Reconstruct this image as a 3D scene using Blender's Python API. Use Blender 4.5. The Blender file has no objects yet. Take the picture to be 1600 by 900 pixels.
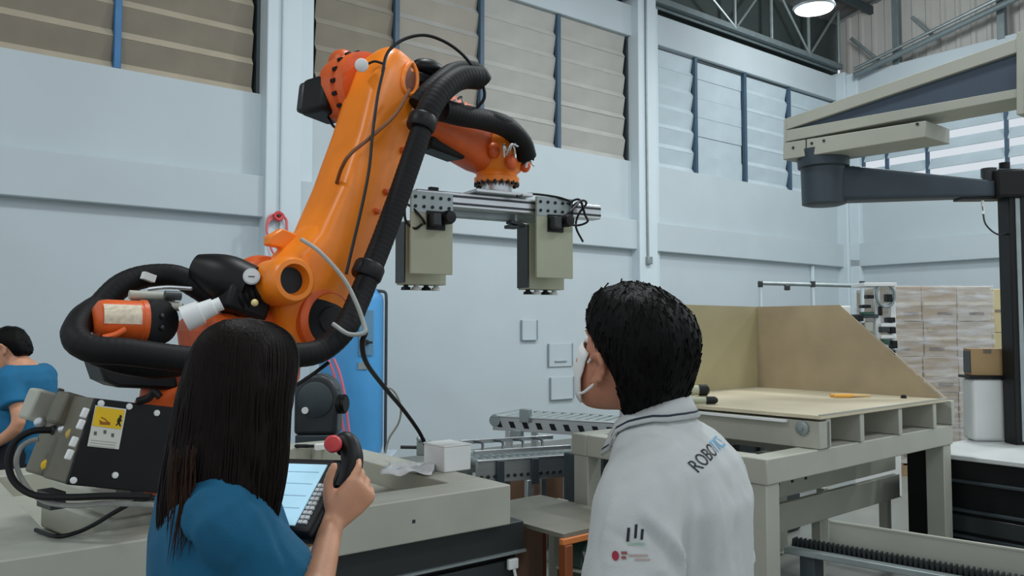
import bpy, math, random
from mathutils import Vector, Matrix, noise
from mathutils.bvhtree import BVHTree

random.seed(7)
PI = math.pi
S = bpy.context.scene
COL = S.collection

# ------------------------------------------------------------------ camera
CAM_H = 1.6
HEAD = math.radians(51.7)          # heading of the camera, from +x (x runs along the long wall)
PITCH = math.radians(2.81)
FPX = 1285.0                       # focal length in pixels of the 1600 px wide frame
FWD = Vector((math.cos(HEAD), math.sin(HEAD), 0))
RGT = Vector((math.sin(HEAD), -math.cos(HEAD), 0))
UP = Vector((0, 0, 1))
EYE = Vector((0, 0, CAM_H))
cd = bpy.data.cameras.new('camera')
cam = bpy.data.objects.new('camera', cd)
COL.objects.link(cam)
cd.sensor_width = 36
cd.lens = FPX / 1600 * 36
cd.clip_start = 0.05
cam.location = EYE
cam.rotation_euler = (PI / 2 + PITCH, 0, HEAD - PI / 2)
S.camera = cam

# ------------------------------------------------------------------ sky and lamps
w = bpy.data.worlds.new('overcast_sky')
S.world = w
w.use_nodes = True
bg = w.node_tree.nodes['Background']
bg.inputs[0].default_value = (0.86, 0.93, 1.0, 1)
bg.inputs[1].default_value = 0.78


def lamp_light(name, x, y, z, power, size=1.0, color=(0.92, 0.98, 1.0)):
    ld = bpy.data.lights.new(name, 'AREA')
    ld.shape = 'DISK'
    ld.size = size
    ld.energy = power
    ld.color = color
    o = bpy.data.objects.new(name, ld)
    o.location = (x, y, z)
    COL.objects.link(o)
    return o


for i, (x, y, pw) in enumerate([(-3, 3.5, 125), (3, 3.8, 150), (8.6, 4.2, 230), (12.3, 1.2, 250), (2.5, -2.2, 60), (7.5, -2.0, 120)]):
    lamp_light('high_bay_light', x, y, 7.2, pw)
for i, (x, y, pw) in enumerate([(12.6, 6.6, 150), (6.0, 5.4, 60)]):      # added point lights, shining all round to brighten roof and gable
    pl_ = bpy.data.lights.new('roof_fill_light', 'POINT')
    pl_.energy = pw
    pl_.shadow_soft_size = 0.35
    pl_.color = (0.92, 0.97, 1.0)
    po_ = bpy.data.objects.new('roof_fill_light', pl_)
    po_.location = (x, y, 7.0)
    COL.objects.link(po_)

S.view_settings.view_transform = 'Standard'
S.view_settings.look = 'None'
S.view_settings.gamma = 1
S.view_settings.exposure = 0.0

# ------------------------------------------------------------------ helpers


def ray(px, py):
    a = (px - 800) / FPX
    b = (450 - py) / FPX
    return FWD * (math.cos(PITCH) - b * math.sin(PITCH)) + UP * (math.sin(PITCH) + b * math.cos(PITCH)) + RGT * a


def P(px, py, Z):
    """world point on the sight line of a pixel at horizontal forward distance Z"""
    d = ray(px, py)
    return EYE + d * (Z / d.dot(FWD))


def PH(px, py, z):
    d = ray(px, py)
    return EYE + d * ((z - CAM_H) / d.z)


def C(X, Z, z=0.0):
    """world point from metres to the right of, ahead of the camera, and height"""
    return RGT * X + FWD * Z + UP * z


def on_plane(root, px, py, yl):
    """local point of a thing where the sight line of a pixel meets its plane y = yl"""
    o = INV[root.name] @ EYE
    d = INV[root.name].to_3x3() @ ray(px, py)
    return o + d * ((yl - o.y) / d.y)


def wall_x(px, y):
    d = ray(px, 513)
    return d.x / d.y * y


def wall_y(px, x):
    d = ray(px, 513)
    return d.y / d.x * x


def srgb(r, g, b):
    f = lambda c: c / 12.92 if c <= 0.04045 else ((c + 0.055) / 1.055) ** 2.4
    return (f(r / 255), f(g / 255), f(b / 255), 1)


MATS = {}


def mat(name, col, rough=0.5, metal=0.0, vary=0.08, scale=6.0, bump=0.0, bscale=60.0, spec=0.5, emit=None, stretch=None, alpha=None, trans=0.0):
    if name in MATS:
        return MATS[name]
    m = bpy.data.materials.new(name)
    m.use_nodes = True
    nt = m.node_tree
    b = nt.nodes['Principled BSDF']
    c = srgb(*col)
    b.inputs['Roughness'].default_value = rough
    b.inputs['Metallic'].default_value = metal
    b.inputs['Specular IOR Level'].default_value = spec
    tc = nt.nodes.new('ShaderNodeTexCoord')
    src = tc.outputs['Object']
    if stretch:
        mp = nt.nodes.new('ShaderNodeMapping')
        mp.inputs['Scale'].default_value = stretch
        nt.links.new(src, mp.inputs['Vector'])
        src = mp.outputs['Vector']
    n = nt.nodes.new('ShaderNodeTexNoise')
    n.inputs['Scale'].default_value = scale
    n.inputs['Detail'].default_value = 5
    nt.links.new(src, n.inputs['Vector'])
    r = nt.nodes.new('ShaderNodeValToRGB')
    r.color_ramp.elements[0].position = 0.3
    r.color_ramp.elements[1].position = 0.7
    r.color_ramp.elements[0].color = tuple(x * (1 - vary) for x in c[:3]) + (1,)
    r.color_ramp.elements[1].color = tuple(min(1, x * (1 + vary)) for x in c[:3]) + (1,)
    nt.links.new(n.outputs['Fac'], r.inputs['Fac'])
    nt.links.new(r.outputs['Color'], b.inputs['Base Color'])
    if bump:
        n2 = nt.nodes.new('ShaderNodeTexNoise')
        n2.inputs['Scale'].default_value = bscale
        n2.inputs['Detail'].default_value = 4
        nt.links.new(src, n2.inputs['Vector'])
        bp = nt.nodes.new('ShaderNodeBump')
        bp.inputs['Strength'].default_value = bump
        bp.inputs['Distance'].default_value = 0.01
        nt.links.new(n2.outputs['Fac'], bp.inputs['Height'])
        nt.links.new(bp.outputs['Normal'], b.inputs['Normal'])
    if emit:
        b.inputs['Emission Color'].default_value = srgb(*emit[0])
        b.inputs['Emission Strength'].default_value = emit[1]
    if alpha is not None:
        b.inputs['Alpha'].default_value = alpha
    if trans:
        b.inputs['Transmission Weight'].default_value = trans
    MATS[name] = m
    return m


M_WALL = mat('white_wall_paint', (188, 199, 203), 0.75, vary=0.035, scale=1.1, bump=0.05, bscale=12)
M_COLUMN = mat('white_column_paint', (206, 218, 223), 0.6, vary=0.02, scale=2)
M_FLOOR = mat('grey_epoxy_floor', (120, 122, 116), 0.45, vary=0.12, scale=1.5)
M_ROOF = mat('dark_roof_sheet', (92, 94, 90), 0.7, vary=0.15, scale=2)
M_CLAD = mat('grey_brown_cladding', (184, 182, 176), 0.55, vary=0.06, scale=1.2)
M_VOID = mat('dark_void_sheet', (48, 58, 56), 0.7, vary=0.15, scale=2)
M_TRUSS = mat('grey_truss_paint', (112, 124, 126), 0.5, 0.2, vary=0.1, scale=8)
M_STEEL = mat('galvanised_steel', (150, 160, 160), 0.45, 0.6, vary=0.1, scale=10)
M_DSTEEL = mat('dark_painted_steel', (58, 68, 72), 0.5, 0.2, vary=0.12, scale=8)
M_MULL = mat('blue_grey_mullion_paint', (58, 84, 104), 0.5, vary=0.1, scale=6)
M_MULLB = mat('blue_mullion_paint', (48, 110, 160), 0.5, vary=0.08, scale=6)
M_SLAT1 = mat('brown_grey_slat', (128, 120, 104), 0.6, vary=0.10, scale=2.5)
M_SLAT2 = mat('grey_slat', (165, 164, 158), 0.6, vary=0.08, scale=2.5)
M_SLAT3 = mat('pale_blue_grey_slat', (182, 196, 202), 0.55, vary=0.06, scale=2.5)
M_ORANGE = mat('orange_robot_paint', (244, 134, 30), 0.36, vary=0.10, scale=5, bump=0.03, bscale=90)
M_ORANGE2 = mat('red_orange_casting', (218, 94, 34), 0.42, vary=0.14, scale=7, bump=0.08, bscale=70)
M_BLACK = mat('black_plastic', (15, 16, 18), 0.45, vary=0.2, scale=10, spec=0.3)
M_RUBBER = mat('black_hose_rubber', (15, 16, 17), 0.6, vary=0.25, scale=8, spec=0.25)
M_DGREY = mat('dark_grey_metal', (52, 56, 58), 0.4, 0.3, vary=0.15, scale=10)
M_BEIGE = mat('beige_grey_paint', (172, 173, 160), 0.5, vary=0.07, scale=3, bump=0.03, bscale=40)
M_BEIGE2 = mat('worn_beige_sheet', (196, 186, 160), 0.55, vary=0.13, scale=2.2, bump=0.04, bscale=25)
M_GREYG = mat('olive_grey_plate', (168, 172, 148), 0.5, vary=0.06, scale=3)
M_ALU = mat('brushed_aluminium', (200, 204, 206), 0.3, 0.85, vary=0.08, scale=14, stretch=(1, 12, 12))
M_WHITE = mat('white_plastic', (228, 230, 228), 0.5, vary=0.03, scale=5)
M_BLUE = mat('blue_tank_paint', (76, 156, 214), 0.35, vary=0.07, scale=2)
M_RED = mat('red_rubber', (206, 66, 70), 0.5, vary=0.1, scale=10)
M_YELLOW = mat('yellow_sign', (232, 190, 20), 0.5, vary=0.06, scale=12)
M_PRINT = mat('black_print', (18, 18, 18), 0.6, vary=0.1, scale=20)
M_GREYCABLE = mat('grey_cable', (150, 152, 146), 0.5, vary=0.08, scale=20)
M_CARTON = mat('kraft_carton', (170, 152, 128), 0.75, vary=0.07, scale=5)
M_CARTON2 = mat('pale_wrapped_carton', (182, 172, 158), 0.6, vary=0.08, scale=5)
M_CPRINT = mat('faded_carton_print', (118, 106, 94), 0.7, vary=0.2, scale=30)
M_SKIN = mat('skin', (206, 150, 118), 0.5, vary=0.08, scale=18, bump=0.05, bscale=120)
M_SKIN2 = mat('tan_skin', (188, 128, 100), 0.5, vary=0.08, scale=18, bump=0.05, bscale=120)
M_TEAL = mat('teal_cotton', (6, 88, 122), 0.85, vary=0.10, scale=9, bump=0.15, bscale=250)
M_POLO = mat('white_polo_cotton', (188, 191, 189), 0.85, vary=0.03, scale=9, bump=0.12, bscale=250)
M_NAVY = mat('dark_trousers', (30, 34, 44), 0.85, vary=0.1, scale=9)
M_MASK = mat('white_face_mask', (232, 232, 228), 0.8, vary=0.03, scale=20)
M_PINK = mat('brown_board', (150, 116, 92), 0.7, vary=0.08, scale=4)
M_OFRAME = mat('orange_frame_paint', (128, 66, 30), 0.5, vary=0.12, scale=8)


def hair_mat(name, c0, c1):
    m = bpy.data.materials.new(name)
    m.use_nodes = True
    nt = m.node_tree
    b = nt.nodes['Principled BSDF']
    b.inputs['Roughness'].default_value = 0.5
    b.inputs['Specular IOR Level'].default_value = 0.10
    tc = nt.nodes.new('ShaderNodeTexCoord')
    mp = nt.nodes.new('ShaderNodeMapping')
    mp.inputs['Scale'].default_value = (60, 60, 4)
    n = nt.nodes.new('ShaderNodeTexNoise')
    n.inputs['Scale'].default_value = 3
    n.inputs['Detail'].default_value = 3
    nt.links.new(tc.outputs['Object'], mp.inputs['Vector'])
    nt.links.new(mp.outputs['Vector'], n.inputs['Vector'])
    r = nt.nodes.new('ShaderNodeValToRGB')
    r.color_ramp.elements[0].color = srgb(*c0)
    r.color_ramp.elements[1].color = srgb(*c1)
    nt.links.new(n.outputs['Fac'], r.inputs['Fac'])
    nt.links.new(r.outputs['Color'], b.inputs['Base Color'])
    bp = nt.nodes.new('ShaderNodeBump')
    bp.inputs['Strength'].default_value = 0.5
    bp.inputs['Distance'].default_value = 0.004
    nt.links.new(n.outputs['Fac'], bp.inputs['Height'])
    nt.links.new(bp.outputs['Normal'], b.inputs['Normal'])
    return m


M_HAIRB = hair_mat('black_hair', (5, 4, 4), (13, 11, 10))
M_HAIRBR = hair_mat('dark_brown_hair', (9, 6, 5), (26, 17, 13))
M_HAIRTIP = hair_mat('brown_hair_tips', (20, 13, 10), (60, 40, 29))


def perp(t):
    a = Vector((0, 0, 1)) if abs(t.z) < 0.9 else Vector((1, 0, 0))
    u = t.cross(a).normalized()
    return u, t.cross(u).normalized()


def spline(pts, per=8):
    """Catmull-Rom through the points"""
    pts = [Vector(p) for p in pts]
    if len(pts) < 3:
        return pts
    out = []
    q = [pts[0] * 2 - pts[1]] + pts + [pts[-1] * 2 - pts[-2]]
    for i in range(1, len(q) - 2):
        a, b, c, d = q[i - 1], q[i], q[i + 1], q[i + 2]
        for k in range(per):
            t = k / per
            out.append(0.5 * ((2 * b) + (c - a) * t + (2 * a - 5 * b + 4 * c - d) * t * t + (3 * b - a - 3 * c + d) * t ** 3))
    out.append(pts[-1])
    return out


class MB:
    def __init__(self):
        self.v = []
        self.f = []

    def add(self, vs, fs):
        k = len(self.v)
        self.v += [tuple(x) for x in vs]
        self.f += [tuple(i + k for i in f) for f in fs]
        return self

    def box(self, c, s, m=None):
        c = Vector(c)
        vs = []
        for dz in (-1, 1):
            for dx, dy in ((-1, -1), (1, -1), (1, 1), (-1, 1)):
                d = Vector((dx * s[0] / 2, dy * s[1] / 2, dz * s[2] / 2))
                vs.append(c + (m @ d if m else d))
        return self.add(vs, [(3, 2, 1, 0), (4, 5, 6, 7), (0, 1, 5, 4), (1, 2, 6, 5), (2, 3, 7, 6), (3, 0, 4, 7)])

    def rings(self, rs, cap=True, closed=False):
        n = len(rs[0])
        vs = [p for r in rs for p in r]
        fs = []
        m = len(rs)
        for i in range(m if closed else m - 1):
            j = (i + 1) % m
            for k in range(n):
                l = (k + 1) % n
                fs.append((i * n + k, i * n + l, j * n + l, j * n + k))
        if cap and not closed:
            fs.append(tuple(range(n - 1, -1, -1)))
            fs.append(tuple((m - 1) * n + k for k in range(n)))
        return self.add(vs, fs)

    def cyl(self, p0, p1, r0, r1=None, n=16):
        p0, p1 = Vector(p0), Vector(p1)
        r1 = r0 if r1 is None else r1
        u, v = perp((p1 - p0).normalized())
        ring = lambda p, r: [p + u * (r * math.cos(2 * PI * k / n)) + v * (r * math.sin(2 * PI * k / n)) for k in range(n)]
        return self.rings([ring(p0, r0), ring(p1, r1)])

    def lathe(self, p0, axis, prof, n=20):
        """prof: list of (distance along the axis, radius)"""
        p0, t = Vector(p0), Vector(axis).normalized()
        u, v = perp(t)
        return self.rings([[p0 + t * d + u * (r * math.cos(2 * PI * k / n)) + v * (r * math.sin(2 * PI * k / n)) for k in range(n)] for d, r in prof])

    def tube(self, pts, r, n=8, per=8, ribs=None, flat=1.0):
        pts = spline(pts, per) if per else [Vector(p) for p in pts]
        L = [0]
        for a, b in zip(pts, pts[1:]):
            L.append(L[-1] + (b - a).length)
        if ribs:                                        # resample evenly so that each rib gets three rings
            step = ribs / 4
            m = max(2, int(L[-1] / step))
            q = []
            j = 0
            for i in range(m + 1):
                d = L[-1] * i / m
                while j < len(L) - 2 and L[j + 1] < d:
                    j += 1
                t = (d - L[j]) / max(1e-9, L[j + 1] - L[j])
                q.append(pts[j].lerp(pts[j + 1], t))
            pts = q
            L = [L[-1] * i / m for i in range(m + 1)]
        rs = []
        u = None
        for i, p in enumerate(pts):
            t = (pts[min(i + 1, len(pts) - 1)] - pts[max(i - 1, 0)]).normalized()
            if u is None:
                u, v = perp(t)
            else:
                u = (u - t * u.dot(t)).normalized()
                v = t.cross(u)
            f = L[i] / max(1e-9, L[-1])
            rr = r(f) if callable(r) else r
            if ribs:
                rr *= (1.0, 1.005, 1.005, 0.989)[i % 4]
            rs.append([p + u * (rr * math.cos(2 * PI * k / n)) + v * (rr * flat * math.sin(2 * PI * k / n)) for k in range(n)])
        return self.rings(rs)

    def ball(self, c, r, n=16, m=10, rot=None):
        c = Vector(c)
        r = (r, r, r) if not hasattr(r, '__len__') else r
        rs = []
        for i in range(m + 1):
            a = -PI / 2 + PI * (0.02 + 0.96 * i / m)
            ring = []
            for k in range(n):
                d = Vector((r[0] * math.cos(a) * math.cos(2 * PI * k / n), r[1] * math.cos(a) * math.sin(2 * PI * k / n), r[2] * math.sin(a)))
                ring.append(c + (rot @ d if rot else d))
            rs.append(ring)
        return self.rings(rs)

    def prism(self, poly, ext):
        poly = [Vector(p) for p in poly]
        ext = Vector(ext)
        n = len(poly)
        vs = poly + [p + ext for p in poly]
        fs = [tuple(range(n - 1, -1, -1)), tuple(range(n, 2 * n))]
        for k in range(n):
            l = (k + 1) % n
            fs.append((k, l, n + l, n + k))
        return self.add(vs, fs)

    def sup(self, secs, e=2.0, n=24):
        """loft of superellipse sections: (centre, u half vector, v half vector)"""
        rs = []
        for s in secs:
            c, u, v = Vector(s[0]), Vector(s[1]), Vector(s[2])
            ee = s[3] if len(s) > 3 else e
            ring = []
            for k in range(n):
                a = 2 * PI * k / n
                ca, sa = math.cos(a), math.sin(a)
                f = lambda x: math.copysign(abs(x) ** (2 / ee), x)
                ring.append(c + u * f(ca) + v * f(sa))
            rs.append(ring)
        return self.rings(rs)

    def build(self, name, m, parent=None, bevel=0.0, ang=40, seg=2, local=None):
        me = bpy.data.meshes.new(name)
        me.from_pydata(self.v, [], self.f)
        me.validate()
        import bmesh
        bm = bmesh.new()
        bm.from_mesh(me)
        bmesh.ops.recalc_face_normals(bm, faces=bm.faces)
        bm.to_mesh(me)
        bm.free()
        if m:
            me.materials.append(m)
        if ang:
            for p in me.polygons:
                p.use_smooth = True
            me.set_sharp_from_angle(angle=math.radians(ang))
        o = bpy.data.objects.new(name, me)
        COL.objects.link(o)
        if parent:
            o.parent = parent
        if bevel:
            b = o.modifiers.new('edge', 'BEVEL')
            b.width = bevel
            b.segments = seg
            b.limit_method = 'ANGLE'
            b.angle_limit = math.radians(50)
        return o


INV = {}


def tag(o, label, cat, group=None, kind=None):
    if label:
        o['label'] = label
    if cat:
        o['category'] = cat
    if group:
        o['group'] = group
    if kind:
        o['kind'] = kind
    return o


def thing(name, label, cat, loc=(0, 0, 0), rz=0.0, group=None):
    o = bpy.data.objects.new(name, None)
    o.empty_display_size = 0.1
    COL.objects.link(o)
    o.location = loc
    o.rotation_euler = (0, 0, rz)
    INV[o.name] = (Matrix.Translation(Vector(loc)) @ Matrix.Rotation(rz, 4, 'Z')).inverted()
    return tag(o, label, cat, group)


def L(root, p):
    return INV[root.name] @ Vector(p)


def LP(root, px, py, Z):
    return L(root, P(px, py, Z))


def struct(mb, name, m, parent=None, **k):
    o = mb.build(name, m, parent, **k)
    if not parent:
        o['kind'] = 'structure'
    return o


def bake(o):
    """replace the mesh by its evaluated self, so that it can be measured and reshaped"""
    dg = bpy.context.evaluated_depsgraph_get()
    me = bpy.data.meshes.new_from_object(o.evaluated_get(dg))
    o.modifiers.clear()
    o.data = me
    for p in me.polygons:
        p.use_smooth = True
    return o


def remesh(o, voxel, smooth=4):
    r = o.modifiers.new('body', 'REMESH')
    r.mode = 'VOXEL'
    r.voxel_size = voxel
    if smooth:
        s = o.modifiers.new('soft', 'SMOOTH')
        s.iterations = smooth
        s.factor = 0.5
    return bake(o)


def copy_tree(o, parent=None):
    c = o.copy()
    COL.objects.link(c)
    c.parent = parent
    for ch in o.children:
        copy_tree(ch, c)
    return c


def text_mesh(txt, size):
    cu = bpy.data.curves.new('lettering', 'FONT')
    cu.body = txt
    cu.size = size
    cu.align_x = 'LEFT'
    o = bpy.data.objects.new('lettering', cu)
    COL.objects.link(o)
    dg = bpy.context.evaluated_depsgraph_get()
    dg.update()
    me = bpy.data.meshes.new_from_object(o.evaluated_get(dg))
    vs = [v.co.copy() for v in me.vertices]
    fs = [tuple(p.vertices) for p in me.polygons]
    bpy.data.objects.remove(o)
    bpy.data.curves.remove(cu)
    bpy.data.meshes.remove(me)
    return vs, fs


# ------------------------------------------------------------------ the hall
D = 8.94            # distance of the long wall
XR = 15.67          # distance of the end wall along x
BAY = (-2.34, 3.66, 9.66, 15.67)
Z_LEDGE, Z_LEDGE_TOP, Z_SILL, Z_HEAD, Z_TOP = 2.83, 3.29, 4.24, 6.24, 6.74


def PX(px, py, x):
    d = ray(px, py)
    return EYE + d * (x / d.x)


def PY(px, py, y):
    d = ray(px, py)
    return EYE + d * (y / d.y)


struct(MB().box((4, 3, -0.1), (26, 14, 0.2)), 'floor', M_FLOOR, ang=0)

wb = struct(MB().box((4.9, D + 0.15, 1.4), (22.2, 0.3, 2.9)), 'wall_back', M_WALL, ang=0)
struct(MB().box((4.9, D + 0.09, (Z_LEDGE + Z_LEDGE_TOP) / 2), (21.8, 0.42, Z_LEDGE_TOP - Z_LEDGE)), 'ledge_beam', M_WALL, wb, bevel=0.012)
struct(MB().box((4.9, D + 0.14, (Z_LEDGE_TOP + Z_SILL) / 2), (21.8, 0.28, Z_SILL - Z_LEDGE_TOP)), 'sill_wall', M_WALL, wb, bevel=0.006)
struct(MB().box((4.9, D + 0.14, (Z_HEAD + Z_TOP) / 2), (21.8, 0.34, Z_TOP - Z_HEAD)), 'top_beam', M_WALL, wb, bevel=0.012)
for i, cx in enumerate(BAY):
    if i < 3:
        struct(MB().box((cx, D + 0.06, 3.45), (0.42, 0.48, 6.9)), 'column', M_COLUMN, wb, bevel=0.012)
        # set-back pier behind the column, the pale step right of it
        struct(MB().box((cx + 0.30, D + 0.10, 3.42), (0.2, 0.3, 6.8)), 'pier', M_COLUMN, wb, bevel=0.01)
    else:
        struct(MB().box((cx - 0.09, D - 0.06, 3.4), (0.2, 0.3, 6.8)), 'corner_column', M_COLUMN, wb, bevel=0.012)

wr = struct(MB().box((XR + 0.15, 2.4, 1.4), (0.3, 13.4, 2.9)), 'wall_right', M_WALL, ang=0)
struct(MB().box((XR + 0.09, 2.35, (Z_LEDGE + Z_LEDGE_TOP) / 2), (0.42, 13.2, Z_LEDGE_TOP - Z_LEDGE)), 'ledge_beam', M_WALL, wr, bevel=0.012)
struct(MB().box((XR + 0.14, 2.35, (Z_LEDGE_TOP + Z_SILL) / 2), (0.28, 13.2, Z_SILL - Z_LEDGE_TOP)), 'sill_wall', M_WALL, wr, bevel=0.006)
struct(MB().box((XR + 0.12, 2.35, (Z_HEAD + Z_TOP) / 2), (0.34, 13.2, Z_TOP - Z_HEAD)), 'top_beam', M_WALL, wr, bevel=0.012)
struct(MB().box((XR - 0.02, D - 0.32, 3.4), (0.2, 0.22, 6.7)), 'corner_pier', M_COLUMN, wr, bevel=0.012)

# louvred windows: each pane of slats between two mullions
SLAT_N = 6


def slat_mesh(name, wd, pitch, mats, open_=False):
    mb = MB()
    if open_:       # single board, tilted, with a gap above it
        prof = [(-0.06, 0.0), (0.06, 0.21), (0.072, 0.205), (-0.048, -0.006)]
        n = len(prof)
        mb.add([(x, y, z) for x in (0, wd) for y, z in prof], [tuple(range(n)), tuple(range(2 * n - 1, n - 1, -1))] + [(k, (k + 1) % n, n + (k + 1) % n, n + k) for k in range(n)])
        me_mats = [0] * len(mb.f)
    else:           # pale rolled lower lip, then the wide face leaning in
        prof = [(-0.055, 0.0), (-0.005, pitch * 0.24), (-0.050, pitch * 0.99), (-0.04, pitch), (0.02, pitch * 0.24), (-0.035, -0.012)]
        n = len(prof)
        mb.add([(x, y, z) for x in (0, wd) for y, z in prof], [tuple(range(n)), tuple(range(2 * n - 1, n - 1, -1))] + [(k, (k + 1) % n, n + (k + 1) % n, n + k) for k in range(n)])
    o = mb.build(name, mats[0], ang=0)
    if not open_ and len(mats) > 1:
        o.data.materials.append(mats[1])
        for p in o.data.polygons:
            zs = [o.data.vertices[i].co.z for i in p.vertices]
            if min(zs) > -0.02 and max(zs) < pitch * 0.3 and p.area > 0.02 and len(p.vertices) == 4:
                p.material_index = 1
    me = o.data
    bpy.data.objects.remove(o)
    return me


def window(n, x0, x1, mull, mm, mats, flat=None):
    t = bpy.data.objects.new('window_%d' % n, None)
    COL.objects.link(t)
    t['kind'] = 'structure'
    t.location = (0, D + 0.1, Z_SILL)
    h = Z_HEAD - Z_SILL
    pitch = h / SLAT_N
    for xx in (x0 + 0.02, x1 - 0.02):
        MB().box((xx, 0.02, h / 2), (0.04, 0.16, h)).build('jamb', M_DSTEEL, t)
    MB().box(((x0 + x1) / 2, 0.02, h - 0.02), (x1 - x0, 0.14, 0.04)).build('head_rail', M_DSTEEL, t)
    edges = [x0 + 0.04] + list(mull) + [x1 - 0.04]
    for m in mull:
        MB().box((m, -0.06, h / 2), (0.07, 0.07, h)).build('mullion', mm, t, bevel=0.008)
    for pi_, (a, b) in enumerate(zip(edges, edges[1:])):
        if isinstance(mats[0], tuple):
            mp_ = mats[min(pi_, len(mats) - 1)]
        else:
            mp_ = mats
        me = slat_mesh('slat', b - a - 0.07, pitch, mp_)
        if pi_ == flat:             # this pane is shut
            me = MB().box(((b - a - 0.07) / 2, -0.01, pitch / 2), (b - a - 0.07, 0.012, pitch - 0.004)).build('slat', mats[0], ang=0)
            o_ = me
            me = o_.data
            bpy.data.objects.remove(o_)
        for k in range(SLAT_N):
            s = bpy.data.objects.new('slat', me)
            COL.objects.link(s)
            s.parent = t
            s.location = (a + 0.035, random.uniform(-0.006, 0.006), k * pitch)
            s.rotation_euler = (random.uniform(-0.02, 0.02), 0, 0)
    # outer sheet that closes the opening
    MB().box(((x0 + x1) / 2, 0.14, h / 2), (x1 - x0, 0.02, h)).build('outer_sheet', M_SLAT1, t)
    return t


M_SL1E = mat('pale_brown_slat_lip', (178, 168, 148), 0.6, vary=0.06, scale=3)
M_SL2E = mat('grey_slat_lip', (178, 178, 172), 0.6, vary=0.06, scale=3)
M_SL3E = mat('pale_slat_lip', (190, 204, 210), 0.6, vary=0.06, scale=3)
M_SLATM = mat('gradient_grey_slat', (150, 144, 132), 0.6, vary=0.08, scale=2.5)  # in-between tone for the light gradient painted across the middle window
wx = lambda px: wall_x(px, D + 0.05)
window(1, BAY[0] + 0.21, BAY[1] - 0.21, (-0.55, wx(172),), M_MULLB, (M_SLAT1, M_SL1E))
window(2, BAY[1] + 0.40, BAY[2] - 0.21, (wx(615), wx(750), wx(872)), M_MULL, ((M_SLAT1, M_SLATM), (M_SLATM, M_SLAT2), (M_SLAT2, M_SL2E)))  # panes get paler to the right: fall of light put into slat colour
window(3, BAY[2] + 0.40, BAY[3] - 0.19, (wx(1089), wx(1167), wx(1237)), M_MULL, (M_SLAT3, M_SL3E), 1)

t = bpy.data.objects.new('window_4', None)
COL.objects.link(t)
t['kind'] = 'structure'
t.location = (XR + 0.05, 0, Z_SILL)
t.rotation_euler = (0, 0, -PI / 2)
h4 = Z_HEAD - Z_SILL
ys = [D - 0.45, wall_y(1390, XR), wall_y(1454, XR), wall_y(1580, XR), wall_y(1580, XR) - 2.2, wall_y(1580, XR) - 4.6]
for i, yy in enumerate(ys):
    MB().box((-yy, 0.0, h4 / 2), (0.06, 0.07, h4)).build('mullion', M_MULL, t, bevel=0.008)
for a, b in zip(ys, ys[1:]):
    me = slat_mesh('slat', a - b - 0.07, h4 / SLAT_N, (M_SLAT3,), True)
    for k in range(SLAT_N):
        s = bpy.data.objects.new('slat', me)
        COL.objects.link(s)
        s.parent = t
        s.location = (-a + 0.035, 0, k * h4 / SLAT_N + 0.02)

# cladding, roof and trusses
struct(MB().box((4.9, D + 0.2, 7.35), (22, 0.06, 1.25)), 'wall_void_sheet', M_VOID, ang=0)  # dark sheet added for the unlit opening behind the truss
EAVE, RIDGE_Y, RIDGE = 7.9, -3.5, 10.9
mb = MB()
yy, zz = D + 0.4, EAVE
n = 52
pts = []
for k in range(n * 4 + 1):
    pts.append(-7 + k * (23.2 / (n * 4)))
top = [(x, D + 0.4, EAVE + (0.05 if k % 4 in (1, 2) else 0)) for k, x in enumerate(pts)]
bot = [(x, RIDGE_Y, RIDGE + (0.05 if k % 4 in (1, 2) else 0)) for k, x in enumerate(pts)]
mb.add(top + bot, [(k, k + 1, len(pts) + k + 1, len(pts) + k) for k in range(len(pts) - 1)])
ro = struct(mb, 'ceiling', M_ROOF, ang=0)
for k in range(7):
    f = (k + 0.6) / 7.5
    struct(MB().box((4.6, D + 0.4 + (RIDGE_Y - D - 0.4) * f, EAVE + (RIDGE - EAVE) * f - 0.12), (23, 0.07, 0.16)), 'purlin', M_DSTEEL, ro, ang=0)

mb = MB()
prof = []
k = 0
y = D + 0.1
while y > -3.4:
    for dy, dx in ((0, 0), (0.15, 0), (0.18, -0.035), (0.24, -0.035)):
        prof.append((XR + 0.2 + dx, y - dy))
    y -= 0.27
fs = []
nn = len(prof)
slope = (RIDGE - EAVE) / (D + 0.4 - RIDGE_Y)
vs = [(x, y, Z_TOP - 0.05) for x, y in prof] + [(x, y, EAVE + (D + 0.4 - y) * slope - 0.01) for x, y in prof]
mb.add(vs, [(i, i + 1, nn + i + 1, nn + i) for i in range(nn - 1)])
struct(mb, 'wall_gable', M_CLAD, ang=0)

tr = bpy.data.objects.new('trim_1', None)
COL.objects.link(tr)
tr['kind'] = 'structure'
YT = D - 0.05
ZC0, ZC1 = 6.93, 8.15
for zc, nm in ((ZC0, 'bottom_chord'), (ZC1, 'top_chord')):
    MB().box((5.3, YT - 0.05, zc), (20.5, 0.10, 0.10)).box((5.3, YT + 0.05, zc - 0.02), (20.5, 0.04, 0.14)).build(nm, M_TRUSS, tr, bevel=0.006)
nodes = [wall_x(p, YT) for p in (1150, 1208, 1267)]
step = nodes[1] - nodes[0]
xs = [nodes[0] - 2.2 * k for k in range(5, 0, -1)] + nodes + [XR - 0.2]
for i, xx in enumerate(xs):
    MB().cyl((xx, YT - 0.06, ZC0), (xx, YT - 0.06, ZC1), 0.035, n=8).build('vertical_strut', M_STEEL, tr)
    if i + 1 < len(xs):
        a, b = (xx, xs[i + 1])
        z0, z1 = (ZC1, ZC0) if i % 2 == 0 else (ZC0, ZC1)
        MB().cyl((a, YT - 0.08, z0), (b, YT - 0.08, z1), 0.026, n=8).build('diagonal_strut', M_STEEL, tr)

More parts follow.
